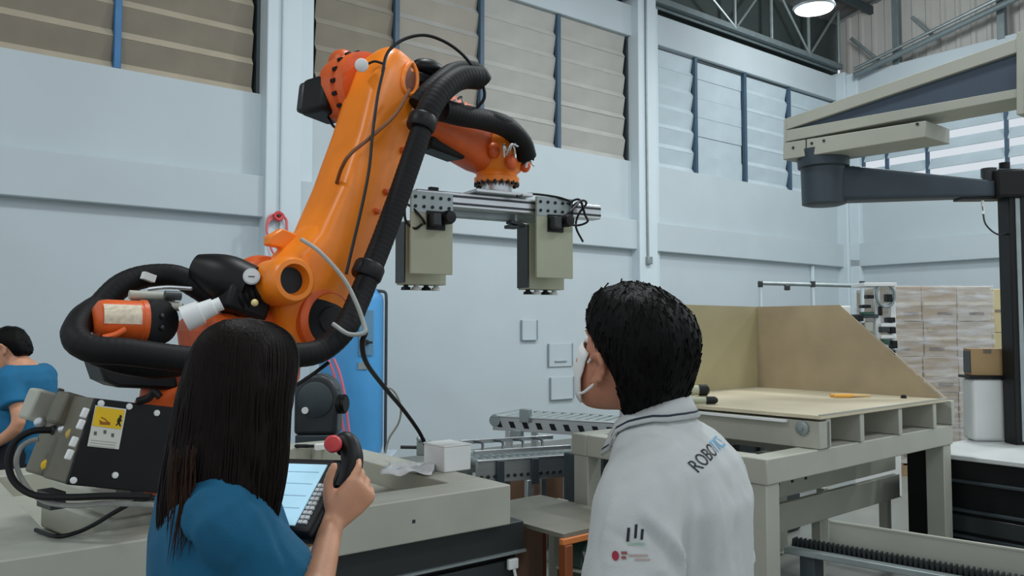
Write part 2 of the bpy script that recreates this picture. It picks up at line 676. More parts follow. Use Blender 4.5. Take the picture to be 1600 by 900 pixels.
tr2 = bpy.data.objects.new('trim_2', None)
COL.objects.link(tr2)
tr2['kind'] = 'structure'
XT = XR - 0.25
MB().cyl(PX(1335, 118, XT), PX(1640, -28, XT), 0.06, n=8).build('rafter_pipe', M_TRUSS, tr2)
MB().cyl(PX(1335, 108, XT), PX(1640, -42, XT), 0.035, n=8).build('rafter_pipe', M_STEEL, tr2)
for px, y0, y1 in ((1402, 102, -40), (1566, 62, -60)):
    p = PX(px, y0, XT + 0.25)
    q = PX(px, y1, XT + 0.25)
    MB().box(((p.x + q.x) / 2, p.y, (p.z + q.z) / 2), (0.12, 0.13, abs(q.z - p.z))).build('gable_post', M_TRUSS, tr2, bevel=0.01)
for a, b in (((1425, 27), (1462, 60)), ((1330, 60), (1375, 96))):
    MB().cyl(PX(a[0], a[1], XT + 0.1), PX(b[0], b[1], XT + 0.1), 0.035, n=8).build('gable_brace', M_STEEL, tr2)

# conduits on the long wall
c2 = wall_x(1013, D - 0.2)
struct(MB().tube([(c2, D - 0.20, 6.9), (c2, D - 0.20, 4.6), (c2 + 0.01, D - 0.20, 2.62)], 0.018, per=2), 'trim_3', M_STEEL)
struct(MB().box((c2 + 0.02, D - 0.21, 2.66), (0.10, 0.07, 0.12)), 'trim_4', M_STEEL, bevel=0.01)
c1 = wall_x(437, D - 0.2)
struct(MB().tube([(c1, D - 0.20, 6.9), (c1, D - 0.20, 4.6), (c1, D - 0.20, 2.4)], 0.022, per=2), 'trim_5', M_COLUMN)
c3 = wall_x(1270, D - 0.02)
struct(MB().tube([(c3, D - 0.03, 2.82), (c3, D - 0.03, 1.5), (c3, D - 0.03, 0.2)], 0.04, per=2), 'trim_6', M_COLUMN)
p = PX(1331, 426, XR - 0.06)
struct(MB().box((XR - 0.05, p.y, p.z), (0.1, 0.16, 0.14)).box((XR - 0.12, p.y + 0.06, p.z + 0.06), (0.08, 0.06, 0.05)), 'trim_7', M_DGREY, bevel=0.01)

# the high bay lamp in view, hung from the roof
pl = P(1272, 12, 13.0)
rz_roof = EAVE + (D + 0.4 - pl.y) * slope
hb = thing('high_bay_lamp', 'glowing round high bay lamp hanging under the dark roof above the end wall corner', 'lamp', pl)
MB().lathe((0, 0, -0.02), (0, 0, 1), [(0, 0.30), (0.03, 0.33), (0.05, 0.32), (0.18, 0.2), (0.26, 0.12), (0.4, 0.1)], n=28).build('reflector', M_ALU, hb)
m_glow = mat('lamp_glow', (255, 255, 255), 0.5, emit=((248, 252, 255), 6.0))
MB().lathe((0, 0, -0.04), (0, 0, 1), [(0, 0.28), (0.015, 0.295), (0.03, 0.29)], n=28).build('diffuser', m_glow, hb)
MB().cyl((0, 0, 0.38), (0, 0, rz_roof - pl.z), 0.015, n=8).build('suspension_rod', M_STEEL, hb)

M_LIP = mat('pale_grey_lip', (158, 170, 176), 0.6)
# faint holders on the long wall
for k, (x0, y0, x1, y1, lab) in enumerate(((815, 500, 839, 531, 'small white wall tray with grey edges below the right gripper plate'),
                                          (857, 537, 894, 572, 'white wall tray with grey edges, nearest to the face mask of the man'),
                                          (860, 590, 896, 622, 'lowest white wall tray with grey edges, above the far roller conveyor'))):
    a, b = PY(x0, y0, D - 0.02), PY(x1, y1, D - 0.02)
    cx, cz, ww, hh = (a.x + b.x) / 2, (a.z + b.z) / 2, b.x - a.x, a.z - b.z
    wt = thing('wall_tray', lab, 'tray', (cx, D, cz), 0, 'white trays on the long wall')
    MB().box((0, -0.012, 0), (ww, 0.02, hh)).build('panel', M_WALL, wt, bevel=0.004)
    for sx in (-1, 1):
        MB().box((sx * ww / 2, -0.025, 0), (0.010, 0.03, hh)).build('side_lip', M_LIP, wt)
    if k != 1:
        MB().box((0, -0.03, -hh / 2), (ww, 0.03, 0.010)).build('bottom_lip', M_LIP, wt)
    else:
        MB().box((0, -0.03, -hh / 2 + 0.08), (ww * 0.5, 0.03, 0.010)).build('bottom_lip', M_LIP, wt)
# ------------------------------------------------------------------ the steel frame the robot stands in
cor = PH(798, 757, 0.85)
FX1, FY0 = cor.x, cor.y
FX0, FY1 = -0.35, FY0 + 2.0
inn = PH(633, 764, 0.85)
WX0, WX1, WY0, WY1 = PH(79, 839, 0.85).x, PH(700, 754, 0.85).x, inn.y, FY1 - 0.22
fr = thing('robot_platform', 'large beige steel platform with a sunken well around the orange robot', 'frame', (FX0, FY0, 0))
q = lambda x0, x1, y0, y1, z0, z1: MB().box(((x0 + x1) / 2 - FX0, (y0 + y1) / 2 - FY0, (z0 + z1) / 2), (x1 - x0, y1 - y0, z1 - z0))
q(FX0, FX1, FY0, WY0, 0.66, 0.85).build('front_beam', M_BEIGE, fr, bevel=0.006)
q(FX0, FX1, WY1, FY1, 0.66, 0.85).build('back_beam', M_BEIGE, fr, bevel=0.006)
q(FX0, WX0, WY0, WY1, 0.66, 0.85).build('end_beam', M_BEIGE, fr, bevel=0.006)
q(WX1, FX1, WY0, WY1, 0.66, 0.85).build('end_beam', M_BEIGE, fr, bevel=0.006)
q(WX0, WX1, WY0, WY1, 0.665, 0.74).build('well_floor', M_BEIGE, fr)
for lx, ly in ((FX1 - 0.12, FY1 - 0.12), (FX0 + 0.1, FY0 + 0.1), (FX0 + 0.1, FY1 - 0.12)):
    q(lx - 0.06, lx + 0.06, ly - 0.06, ly + 0.06, 0.0, 0.66).build('leg', M_BEIGE, fr, bevel=0.005)
q(FX1 - 0.55, FX1 - 0.535, FY0 - 0.002, FY0 + 0.005, 0.745, 0.76).build('screw', M_DGREY, fr)

# ------------------------------------------------------------------ the orange robot
RA = HEAD - math.atan2(0.64, 0.77)
rb = thing('industrial_robot', 'large orange industrial robot arm with black hoses, raised over the base frame', 'robot', C(-1.28, 3.5, 0.74), RA)
RZ0 = 0.74
z_ = lambda z: z - RZ0
YA = -0.17
A2 = Vector((0.39, YA, z_(1.637)))
A3 = Vector((0.819, YA, z_(2.81)))
t_ = (A3 - A2).normalized()
s_ = Vector((t_.z, 0, -t_.x))           # forward side of the link arm
Yv = Vector((0, 1, 0))

MB().box((0.0, 0.29, 0.068), (0.84, 0.66, 0.12)).box((0.0, 0.29, 0.168), (0.78, 0.60, 0.09)).build('base_plate', M_BEIGE, rb, bevel=0.012)
MB().lathe((0, 0, 0.20), (0, 0, 1), [(0.01, 0.30), (0.06, 0.31), (0.10, 0.30), (0.2, 0.27), (0.26, 0.28), (0.30, 0.28)], n=36).build('base', M_ORANGE2, rb)
# rotating column: broad foot, narrow waist, cheek that carries axis two
mb = MB().sup([((0, 0, 0.50), (0.29, 0, 0), (0, 0.29, 0), 2.2), ((0.02, 0, 0.56), (0.30, 0, 0), (0, 0.28, 0), 2.4), ((0.10, 0.02, 0.64), (0.28, 0, 0), (0, 0.25, 0), 3),
               ((0.19, 0.06, 0.76), (0.24, 0, 0), (0, 0.20, 0), 3.4), ((0.28, 0.09, 0.90), (0.22, 0, 0), (0, 0.16, 0), 3.4), ((0.34, 0.09, 1.02), (0.19, 0, 0), (0, 0.15, 0), 3), ((0.37, 0.09, 1.10), (0.10, 0, 0), (0, 0.12, 0), 2.4)], n=32)
mb.build('rotating_column', M_ORANGE2, rb)
c_ = Vector((0.29, 0.0, z_(1.50)))
MB().box(c_ + Vector((-0.16, 0.0, 0.0)), (0.40, 0.34, 0.36), Matrix.Rotation(-0.15, 3, 'Y')).build('column_shoulder', M_ORANGE2, rb, bevel=0.06, seg=4)

# link arm
secs = []
for d, hs, hy, off, e in ((-0.17, .07, .06, 0.0, 2.2), (-0.13, .14, .09, 0.0, 2.6), (-0.02, .20, .115, -0.01, 3.2), (0.10, .225, .135, -0.02, 3.6), (0.20, .21, .145, -0.02, 4), (0.34, .17, .148, 0.0, 5),
                          (0.6, .148, .146, 0.01, 6), (0.9, .142, .138, 0.01, 6), (1.1, .146, .13, 0.005, 5.5), (1.24, .15, .122, 0.01, 4.6), (1.34, .128, .11, 0.01, 3.8), (1.40, .09, .085, 0.005, 3), (1.43, .035, .045, 0.0, 2.2)):
    secs.append((A2 + t_ * d + s_ * off, s_ * hs, Yv * hy, e))
link = MB().sup(secs, n=40).build('link_arm', M_ORANGE, rb)
ltree = BVHTree.FromPolygons([v.co.copy() for v in link.data.vertices], [tuple(p.vertices) for p in link.data.polygons])


def on_link(px, py):
    o_ = L(rb, EYE)
    h = ltree.ray_cast(o_, (LP(rb, px, py, 3.6) - o_).normalized(), 9)
    return (h[0], h[1]) if h[0] else (LP(rb, px, py, 3.6), (o_ - LP(rb, px, py, 3.6)).normalized())


tocam = (L(rb, EYE) - A2).normalized()
# lower lobe with its bored boss
bo = LP(rb, 460, 437, 3.38)
bd_ = (tocam + Vector((0.45, -0.30, 0.05))).normalized()
bo = bo + Vector((0.0, 0.0, 0.0))
MB().lathe(bo - bd_ * 0.20, bd_, [(0, 0.10), (0.15, 0.102), (0.19, 0.097), (0.205, 0.086), (0.207, 0.066), (0.16, 0.054), (0.12, 0.05)], n=32).build('boss', M_ORANGE, link)
MB().cyl(bo - bd_ * 0.10, bo - bd_ * 0.035, 0.058, n=24).build('bore', M_BLACK, link)
mb = MB().sup([((bo.x + 0.04, -0.17, bo.z + 0.06), (0.03, 0, 0), (0, 0.09, 0), 3), (A2 + t_ * 0.25 + s_ * -0.14, s_ * 0.10, Yv * 0.115, 3), (A2 + t_ * 0.42 + s_ * -0.10, s_ * 0.05, Yv * 0.10, 3)])
mb.build('web', M_ORANGE, link)
# lifting lug at the left edge
lg = LP(rb, 446, 392, 3.60)
MB().prism([lg + Vector((-0.081, 0.05, 0.058)), lg + Vector((-0.014, 0.05, 0.098)), lg + Vector((0.068, 0.05, 0.078)), lg + Vector((0.121, 0.05, -0.039)), lg + Vector((0.054, 0.05, -0.143)), lg + Vector((0.000, 0.05, -0.117)), lg + Vector((-0.014, 0.05, 0.013)), lg + Vector((-0.081, 0.05, 0.019))], (0, -0.05, 0)).build('lifting_lug', M_ORANGE, link, bevel=0.008)
# axis two recess, its shade painted as a black disc inside an orange ring
MB().lathe(A2 + Yv * -0.06, (0, -1, 0), [(0, 0.145), (0.066, 0.15), (0.075, 0.14), (0.078, 0.118), (0.07, 0.112), (0.02, 0.11)], n=36).build('axis_ring', M_ORANGE2, link)
MB().lathe(A2 + Yv * -0.07, (0, -1, 0), [(0, 0.115), (0.058, 0.113), (0.062, 0.06), (0.07, 0.055), (0.072, 0.01)], n=32).build('dark_recess_disc', M_BLACK, link)
# top cavity: rim, inner shade painted as a dark disc
cv, cn = on_link(641, 122)
cn = (cn + Vector((0, -0.8, 0))).normalized()
ct = (t_ - cn * t_.dot(cn)).normalized()
cs_ = cn.cross(ct)
rim = []
for k in range(29):
    a = 2 * PI * k / 28
    q_ = cv + ct * (0.092 * math.sin(a)) + cs_ * ((0.046 - 0.012 * math.sin(a)) * math.cos(a))
    h = ltree.ray_cast(q_ + cn * 0.2, -cn, 0.5)
    rim.append((h[0] if h[0] else q_) + cn * 0.002)
MB().tube(rim, 0.013, n=8, per=1).build('cavity_rim', M_ORANGE, link)
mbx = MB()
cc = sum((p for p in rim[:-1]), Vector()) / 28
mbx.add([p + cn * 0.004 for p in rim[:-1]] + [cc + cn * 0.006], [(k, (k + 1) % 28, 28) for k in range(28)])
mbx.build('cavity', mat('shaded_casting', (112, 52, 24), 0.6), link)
for px, py in ((628, 235), (603, 300), (588, 330)):
    p, pn_ = on_link(px, py)
    MB().lathe(p - pn_ * 0.006, pn_, [(0, 0.017), (0.02, 0.016), (0.026, 0.01)], n=10).build('plug', M_ORANGE2, link)

# axis three gearbox and motor on the far left side of the arm head
g0 = A3 + Yv * 0.075 - t_ * 0.02 - s_ * 0.035
gb = MB().lathe(g0, (0, 1, 0), [(0, 0.172), (0.05, 0.178), (0.055, 0.166), (0.08, 0.162), (0.09, 0.176), (0.15, 0.178), (0.19, 0.172), (0.215, 0.14), (0.22, 0.06)], n=36).build('axis_three_gearbox', M_ORANGE2, rb)
for k in range(18):
    a = 2 * PI * k / 18
    c = g0 + Yv * 0.045 + Vector((math.cos(a), 0, math.sin(a))) * 0.176
    MB().cyl(c, c + Yv * 0.03, 0.011, n=6).build('bolt', M_BLACK, gb)
MB().ball(g0 + Vector((-0.02, 0.19, 0.15)), (0.07, 0.08, 0.07)).build('lug', M_ORANGE2, gb)
cp = LP(rb, 564, 102, 4.0)
cp = Vector((g0.x - 0.13, 0.16, z_(2.83)))
MB().lathe(LP(rb, 565, 102, 3.78), L(rb, EYE) - LP(rb, 565, 102, 3.78), [(-0.05, 0.03), (0.0, 0.032), (0.012, 0.03), (0.018, 0.02)], n=18).build('white_cap', M_WHITE, gb)
m0 = LP(rb, 512, 156, 4.12)
mt = MB().box(m0, (0.20, 0.20, 0.19), Matrix.Rotation(0.12, 3, 'Y')).build('axis_three_motor', M_BLACK, rb, bevel=0.03, seg=3)
MB().box(m0 + Vector((-0.02, 0.09, 0.0)), (0.17, 0.06, 0.16), Matrix.Rotation(0.12, 3, 'Y')).build('motor_cap', M_DGREY, mt, bevel=0.02)
MB().tube([LP(rb, x, y, z) for x, y, z in ((513, 184, 4.1), (522, 198, 4.05), (540, 208, 4.0), (556, 202, 3.95), (566, 190, 3.95))], 0.007).build('motor_lead', M_BLACK, mt)

# forearm, running forward and down to the wrist
W5 = Vector((1.637, YA, z_(2.60)))
e0 = A3 + Vector((0.03, 0.02, -0.03))
fd = (W5 - e0).normalized()
fu = Vector((-fd.z, 0, fd.x))
secs = []
for d, hu, hy, e in ((-0.06, .05, .05, 2.4), (0.0, .09, .08, 2.8), (0.08, .115, .10, 3.2), (0.18, .125, .115, 3.4), (0.34, .145, .125, 3.6), (0.52, .148, .125, 3.6), (0.68, .155, .125, 3.2), (0.80, .14, .12, 3), (0.90, .10, .10, 2.6), (0.96, .04, .05, 2.2)):
    secs.append((e0 + fd * d, fu * hu, Yv * hy, e))
fa = MB().sup(secs, n=32).build('forearm', M_ORANGE2, rb)
# forearm motor hanging under the rear of the forearm
fm = LP(rb, 699, 228, 4.30)
MB().box(fm + Vector((0.0, 0.05, 0.01)), (0.26, 0.14, 0.11), Matrix.Rotation(0.1, 3, 'Y')).build('forearm_motor', M_BLACK, fa, bevel=0.02)
# wrist: orange bowl narrowing to the bolted ring and the steel flange
FL = LP(rb, 776, 300, 4.62)
wc = Vector((FL.x, FL.y, z_(2.60)))
hz = wc.z - FL.z
wr_ = MB().lathe(Vector((FL.x, FL.y, FL.z)), (0, 0, 1), [(0.045, 0.125), (0.075, 0.128), (0.08, 0.118), (0.10, 0.115), (0.12, 0.14), (0.19, 0.165), (0.26, 0.17), (0.33, 0.15), (0.38, 0.09), (0.39, 0.03)], n=36).build('wrist', M_ORANGE, rb)
for k in range(20):
    a = 2 * PI * k / 20
    c = Vector((FL.x + 0.118 * math.cos(a), FL.y + 0.118 * math.sin(a), FL.z + 0.030))
    MB().cyl(c, c + Vector((0, 0, 0.022)), 0.011, n=6).build('bolt', M_BLACK, wr_)
MB().lathe(FL, (0, 0, 1), [(-0.003, 0.085), (0.01, 0.088), (0.046, 0.085)], n=28).build('flange', M_ALU, rb)
for dx, dy, dz in ((-0.14, -0.10, 0.20), (-0.06, -0.16, 0.14), (0.08, -0.14, 0.15)):
    MB().ball(FL + Vector((dx, dy, dz)), (0.04, 0.03, 0.045)).build('casting_lug', M_ORANGE2, wr_)

# counterbalance cylinder at the rear, dark end disc towards the front
b0, b1 = LP(rb, 146, 500, 3.02), LP(rb, 246, 503, 3.16)
ax = (b1 - b0).normalized()
ln = (b1 - b0).length
cb = MB().lathe(b0, ax, [(0, 0.05), (0.015, 0.072), (0.04, 0.078), (ln * 0.7, 0.078), (ln * 0.72, 0.082), (ln * 0.8, 0.082)], n=30).build('counterbalance_cylinder', M_ORANGE2, rb)
toc = (L(rb, EYE) - b1).normalized()
dax = (ax * 0.55 + toc * 0.85).normalized()
dk = MB().lathe(b1 - dax * 0.06, dax, [(0, 0.082), (0.05, 0.088), (0.075, 0.086), (0.082, 0.07), (0.085, 0.01)], n=30).build('end_disc', M_BLACK, cb)
for sgn in (-1, 1):
    MB().ball(b1 + dax * 0.026 + Vector((0, 0, 0.022 * sgn)), (0.011, 0.011, 0.011), 8, 6).build('screw', M_DGREY, dk)
lb0 = LP(rb, 190, 492, 3.0)
tl = (toc - ax * toc.dot(ax)).normalized()
ul = ax.cross(tl)
RL = Matrix((ax, tl, ul)).transposed()
cm = b0 + ax * (ln * 0.42)
rows = []
for k in range(7):
    a = math.radians(-8 + 9.5 * k)
    d = tl * math.cos(a) + Vector((0, 0, 1)).cross(ax).cross(ax).normalized() * 0
    up_ = ul if ul.z > 0 else -ul
    rows.append(cm + (tl * math.cos(a) + up_ * math.sin(a)) * 0.0795)
mb = MB()
vs = [p + ax * -0.075 for p in rows] + [p + ax * 0.055 for p in rows]
mb.add(vs, [(k, k + 1, 8 + k, 7 + k) for k in range(6)])
mb.build('rating_label', mat('faded_label', (214, 200, 176), 0.5, vary=0.2, scale=40, stretch=(1, 6, 1)), cb)
hk = LP(rb, 180, 523, 2.98)
MB().tube([hk + ax * -0.04 + Vector((0, 0, -0.012)), hk, hk + ax * 0.035 + Vector((0, 0, 0.02))], 0.011).build('hook_bracket', M_ORANGE2, cb)
# piston rod: white gaiter, then the black bellows up to the boss
g1, g2 = LP(rb, 288, 499, 3.20), LP(rb, 346, 474, 3.24)
ga = g2 - g1
MB().lathe(g1, ga, [(0, 0.052), (ga.length * 0.45, 0.047), (ga.length * 0.46, 0.038), (ga.length * 0.8, 0.034), (ga.length * 0.82, 0.027), (ga.length, 0.027)], n=24).build('white_gaiter', M_WHITE, cb)
k1, k2 = LP(rb, 360, 470, 3.40), LP(rb, 436, 446, 3.58)
ka = k2 - k1
prof = []
for k in range(9):
    prof += [(ka.length * k / 9, 0.058), (ka.length * (k + 0.5) / 9, 0.075)]
prof.append((ka.length, 0.058))
MB().lathe(k1, ka, prof, n=24).build('bellows', M_BLACK, rb)
# black motor hood, valve block, gauge and fittings above the column
h0, h1 = LP(rb, 305, 415, 3.45), LP(rb, 392, 450, 3.45)
MB().tube([h0, h0.lerp(h1, 0.25), h0.lerp(h1, 0.6), h1], lambda f: 0.045 + 0.055 * math.sin(min(1, f * 1.4 + 0.08) * PI / 2) - 0.02 * max(0, f - 0.7), n=20).build('motor_hood', M_BLACK, rb)
vb = LP(rb, 376, 470, 3.46)
MB().box(vb, (0.20, 0.16, 0.13), Matrix.Rotation(0.3, 3, 'Y')).build('valve_block', M_BLACK, rb, bevel=0.02)
gp = LP(rb, 393, 432, 3.36)
dg = (L(rb, EYE) - gp).normalized()
ga_ = MB().lathe(gp, dg, [(-0.03, 0.03), (0, 0.034), (0.008, 0.034), (0.009, 0.028)], n=20).build('pressure_gauge', M_ALU, rb)
MB().lathe(gp, dg, [(0.004, 0.0275), (0.0095, 0.027), (0.010, 0.003)], n=20).build('dial', M_WHITE, ga_)
u_, v_ = perp(dg)
MB().cyl(gp + dg * 0.011 - u_ * 0.012, gp + dg * 0.011 + u_ * 0.012, 0.0022, n=6).build('needle', M_PRINT, ga_)
MB().ball(LP(rb, 398, 473, 3.34), 0.015, 10, 8).build('pale_knob', mat('ivory_plastic', (232, 214, 150), 0.4), rb)
for px, py, dx, m in ((232, 462, 0.07, M_BEIGE), (262, 478, 0.05, M_BEIGE), (270, 462, 0.03, M_DGREY), (222, 474, 0.04, M_ALU)):
    p = LP(rb, px, py, 3.2)
    MB().cyl(p - ax * dx, p + ax * dx, 0.018, n=12).build('fitting', m, rb)
MB().tube([LP(rb, x, y, 3.3) for x, y in ((232, 452), (262, 449), (300, 451))], 0.008).build('silver_line', M_ALU, rb)
MB().tube([LP(rb, x, y, 3.25) for x, y in ((244, 462), (260, 464), (272, 478), (284, 480))], 0.016).build('elbow_pipe', M_DGREY, rb)
# orange cover right of the gauge
MB().ball(LP(rb, 408, 420, 3.62), (0.10, 0.10, 0.06), 20, 12).build('column_cap', M_ORANGE2, rb)
# lower dark motor under the rear of the column
mb = MB().prism([LP(rb, x, y, 3.30) for x, y in ((150, 556), (272, 552), (280, 610), (186, 606), (164, 596))], (0.04, 0.24, 0))
mb.build('rear_motor', M_BLACK, rb, bevel=0.015)
MB().ball(LP(rb, 268, 620, 3.48), (0.13, 0.10, 0.14), 20, 12).build('column_foot', M_ORANGE2, rb)

# the big corrugated dress pack hose
HR = 0.054
hose = lambda pts, r=HR, nm='corrugated_hose': MB().tube([LP(rb, *p) for p in pts], r, n=12, ribs=0.024).build(nm, M_RUBBER, rb)
hose([(665, 185, 3.80), (648, 235, 3.76), (622, 310, 3.70), (598, 375, 3.64), (578, 425, 3.58), (560, 470, 3.52), (538, 515, 3.44), (500, 548, 3.36), (455, 556, 3.28), (390, 562, 3.2), (300, 562, 3.1), (200, 550, 2.98), (142, 545, 2.93), (118, 526, 2.95), (128, 500, 3.05), (150, 482, 3.2)], 0.050)
hose([(140, 500, 3.25), (160, 475, 3.3), (190, 446, 3.36), (228, 432, 3.42), (275, 432, 3.46), (310, 450, 3.48), (340, 470, 3.5)], 0.050)
hose([(300, 566, 3.22), (250, 574, 3.15), (190, 566, 3.1), (150, 552, 3.08)], 0.045)
hose([(662, 195, 3.80), (672, 168, 3.82), (692, 140, 3.88), (720, 122, 3.98), (748, 122, 4.08)], 0.058)
hose([(652, 165, 3.95), (668, 146, 3.98), (690, 126, 4.05), (712, 112, 4.15), (742, 112, 4.25), (756, 128, 4.3)], 0.05)
hose([(690, 172, 3.95), (720, 180, 4.05), (760, 188, 4.22), (793, 200, 4.36), (815, 222, 4.46), (823, 246, 4.52)], 0.056)
hose([(740, 178, 4.15), (775, 186, 4.25), (800, 198, 4.38), (820, 224, 4.5)], 0.038)
MB().ball(LP(rb, 668, 108, 4.15), (0.10, 0.07, 0.05), 14, 10).build('hose_bracket', M_BLACK, rb)
MB().box(LP(rb, 660, 128, 4.12), (0.16, 0.10, 0.06)).build('hose_bracket', M_BLACK, rb, bevel=0.01)
for (px, py, Z), rr in (((575, 424, 3.58), 0.068), ((659, 192, 3.79), 0.068)):
    c = LP(rb, px, py, Z)
    d = (LP(rb, 622, 310, 3.70) - c).normalized() * (1 if py < 300 else -1)
    MB().lathe(c - d * 0.035, d, [(0, rr - 0.006), (0.01, rr), (0.06, rr), (0.07, rr - 0.006)], n=20).build('hose_clamp', M_BLACK, rb)
p = LP(rb, 232, 433, 3.36)
MB().box(p, (0.05, 0.03, 0.03), Matrix.Rotation(0.3, 3, 'Y')).build('hose_label', M_WHITE, rb)
# clear bundles of wires where the hoses open
random.seed(3)
for (px, py, Z), dd in (((712, 160, 4.02), 1), ((792, 232, 4.40), 1), ((822, 250, 4.5), 1)):
    for k in range(5):
        a = LP(rb, px + random.uniform(-14, 14), py + random.uniform(-12, 12), Z)
        b = LP(rb, px + random.uniform(-16, 18), py + random.uniform(-10, 16), Z)
        MB().tube([a, a.lerp(b, 0.5) + Vector((random.uniform(-.02, .02), random.uniform(-.02, .02), 0.02)), b], 0.006, n=6).build('wire', random.choice((M_WHITE, M_BLACK, M_ALU)), rb)

# thin leads lying on and hanging from the arm
lead = lambda pts, r, m, nm='lead': MB().tube([LP(rb, *p) for p in pts], r, n=8).build(nm, m, rb)
lead([(598, 112, 3.80), (606, 82, 3.85), (630, 62, 3.9), (664, 55, 3.95), (700, 68, 4.0), (730, 93, 4.05), (752, 128, 4.1), (757, 152, 4.1), (744, 170, 4.1)], 0.008, M_BLACK)
lead([(600, 106, 3.76), (590, 150, 3.70), (582, 210, 3.64), (577, 262, 3.60), (566, 320, 3.55), (552, 380, 3.50), (541, 428, 3.46)], 0.007, M_BLACK)
lead([(640, 140, 3.82), (618, 178, 3.74), (582, 212, 3.66), (548, 240, 3.60), (534, 262, 3.62), (526, 286, 3.70)], 0.009, mat('brown_lead', (120, 70, 36), 0.5))
lead([(471, 374, 3.50), (500, 394, 3.46), (536, 434, 3.42), (556, 472, 3.40), (568, 505, 3.38), (569, 520, 3.36), (545, 522, 3.34), (520, 506, 3.36)], 0.0095, M_GREYCABLE)
lead([(571, 102, 3.85), (585, 96, 3.85), (600, 100, 3.84)], 0.006, M_BLACK)

# ------------------------------------------------------------------ gripper hanging on the flange
GA = HEAD - math.atan2(0.865, 0.50)
fw = rb.matrix_basis if False else None
FLW = P(776, 303, 4.62)
gr = thing('gripper', 'two-jaw gripper with grey-green plates on an aluminium rail under the orange wrist', 'gripper', FLW, GA)
ZR = LP(gr, 776, 320, 4.62).z
xl, xr_ = -0.56, LP(gr, 935, 330, 4.95).x
xl = LP(gr, 640, 305, 4.4).x
rail = MB().box(((xl + xr_) / 2, 0.0, ZR), (xr_ - xl, 0.09, 0.085)).build('rail', M_ALU, gr, bevel=0.006)
for dz in (-0.02, 0.02):
    MB().box(((xl + xr_) / 2, -0.046, ZR + dz), (xr_ - xl - 0.004, 0.006, 0.012)).build('slot', M_DGREY, rail)
MB().box((0.03, 0.10, ZR - 0.05), (0.75, 0.06, 0.05)).build('rear_rail', M_STEEL, gr, bevel=0.004)
MB().box((0, 0, ZR + 0.055), (0.36, 0.20, 0.018)).build('mounting_plate', M_ALU, gr, bevel=0.003)
MB().cyl((0, 0, ZR + 0.063), (0, 0, 0.0065), 0.09, n=24).build('adapter', M_ALU, gr)
m_hole = M_BLACK


def jaw(x0, x1, ztop, zbot, zlow, shift, Zf):
    jx = (x0 + x1) / 2
    wd = x1 - x0
    jp = MB().box((jx, -0.075, (ztop + zbot) / 2), (wd, 0.016, ztop - zbot)).build('jaw_plate', M_GREYG, gr, bevel=0.003)
    MB().box((jx, -0.0845, ztop - 0.055), (wd - 0.002, 0.003, 0.11)).build('top_strip', M_STEEL, jp)
    for r in range(2):
        for k in range(5):
            c = Vector((jx - wd * 0.40 + k * wd * 0.2, -0.086, ztop - 0.03 - 0.05 * r))
            MB().cyl(c, c + Vector((0, -0.004, 0)), 0.0095, n=8).build('bolt', m_hole, jp)
    # black opening with the motor and its round cap
    o = Vector((jx + wd * 0.08 * shift, -0.088, ztop - 0.15))
    MB().box(o, (0.105, 0.012, 0.10)).build('opening', M_BLACK, jp)
    mo = MB().box(o + Vector((-0.018, -0.03, 0.0)), (0.055, 0.06, 0.07)).build('motor', M_DGREY, jp, bevel=0.008)
    MB().lathe(o + Vector((0.045, -0.02, 0.015)), (0.2, -1, 0), [(0, 0.036), (0.04, 0.038), (0.055, 0.032), (0.058, 0.01)], n=20).build('motor_cap', M_BLACK, mo)
    # jaw box behind and below the plate
    bw = wd * 0.98
    bx = MB().box((jx + 0.02, 0.10, (ztop - 0.14 + zlow) / 2), (bw, 0.13, ztop - 0.14 - zlow)).build('jaw_box', M_GREYG, gr, bevel=0.004)
    MB().box((jx + 0.02 - bw / 2 - 0.004, 0.10, (ztop - 0.14 + zlow) / 2), (0.008, 0.125, ztop - 0.16 - zlow)).build('end_cover', M_DGREY, bx)
    for k in range(4):
        xx = jx + 0.02 - bw * 0.38 + k * bw * 0.25
        MB().lathe((xx, 0.10, zlow + 0.002), (0, 0, -1), [(0, 0.014), (0.012, 0.014), (0.014, 0.024), (0.03, 0.028)], n=12).build('suction_cup', M_BLACK if k % 2 == 0 else M_WHITE, bx)
    return o


def gz(px, py, Z):
    return LP(gr, px, py, Z)


lt, lb_ = gz(668, 302, 4.36), gz(668, 429, 4.36)
rt, rbm = gz(862, 310, 4.74), gz(862, 435, 4.74)
oL = jaw(gz(634, 300, 4.33).x, gz(705, 300, 4.41).x, lt.z, lb_.z, gz(650, 446, 4.52).z, 1, 4.4)
oR = jaw(gz(831, 310, 4.70).x, gz(895, 310, 4.78).x, rt.z, rbm.z, gz(836, 453, 4.88).z, 0, 4.8)
gl = lambda pts, m=M_BLACK, r=0.007: MB().tube([LP(gr, *p) for p in pts], r, n=6).build('cable', m, gr)
gl([(634, 318, 4.3), (645, 325, 4.28), (660, 342, 4.28), (664, 350, 4.3)])
gl([(632, 320, 4.3), (634, 345, 4.28), (648, 357, 4.28), (660, 350, 4.28)])
gl([(880, 340, 4.7), (892, 330, 4.7), (908, 314, 4.75), (916, 318, 4.8), (904, 335, 4.8), (900, 355, 4.8), (911, 378, 4.8)])
gl([(886, 318, 4.72), (905, 312, 4.75), (914, 335, 4.78), (918, 346, 4.78), (904, 352, 4.76), (886, 350, 4.72)])
gl([(893, 345, 4.74), (896, 322, 4.76), (908, 316, 4.8), (912, 330, 4.82)])
gl([(808, 306, 4.55), (830, 303, 4.66), (870, 308, 4.72), (895, 316, 4.74)])
lv = LP(gr, 806, 350, 4.72)
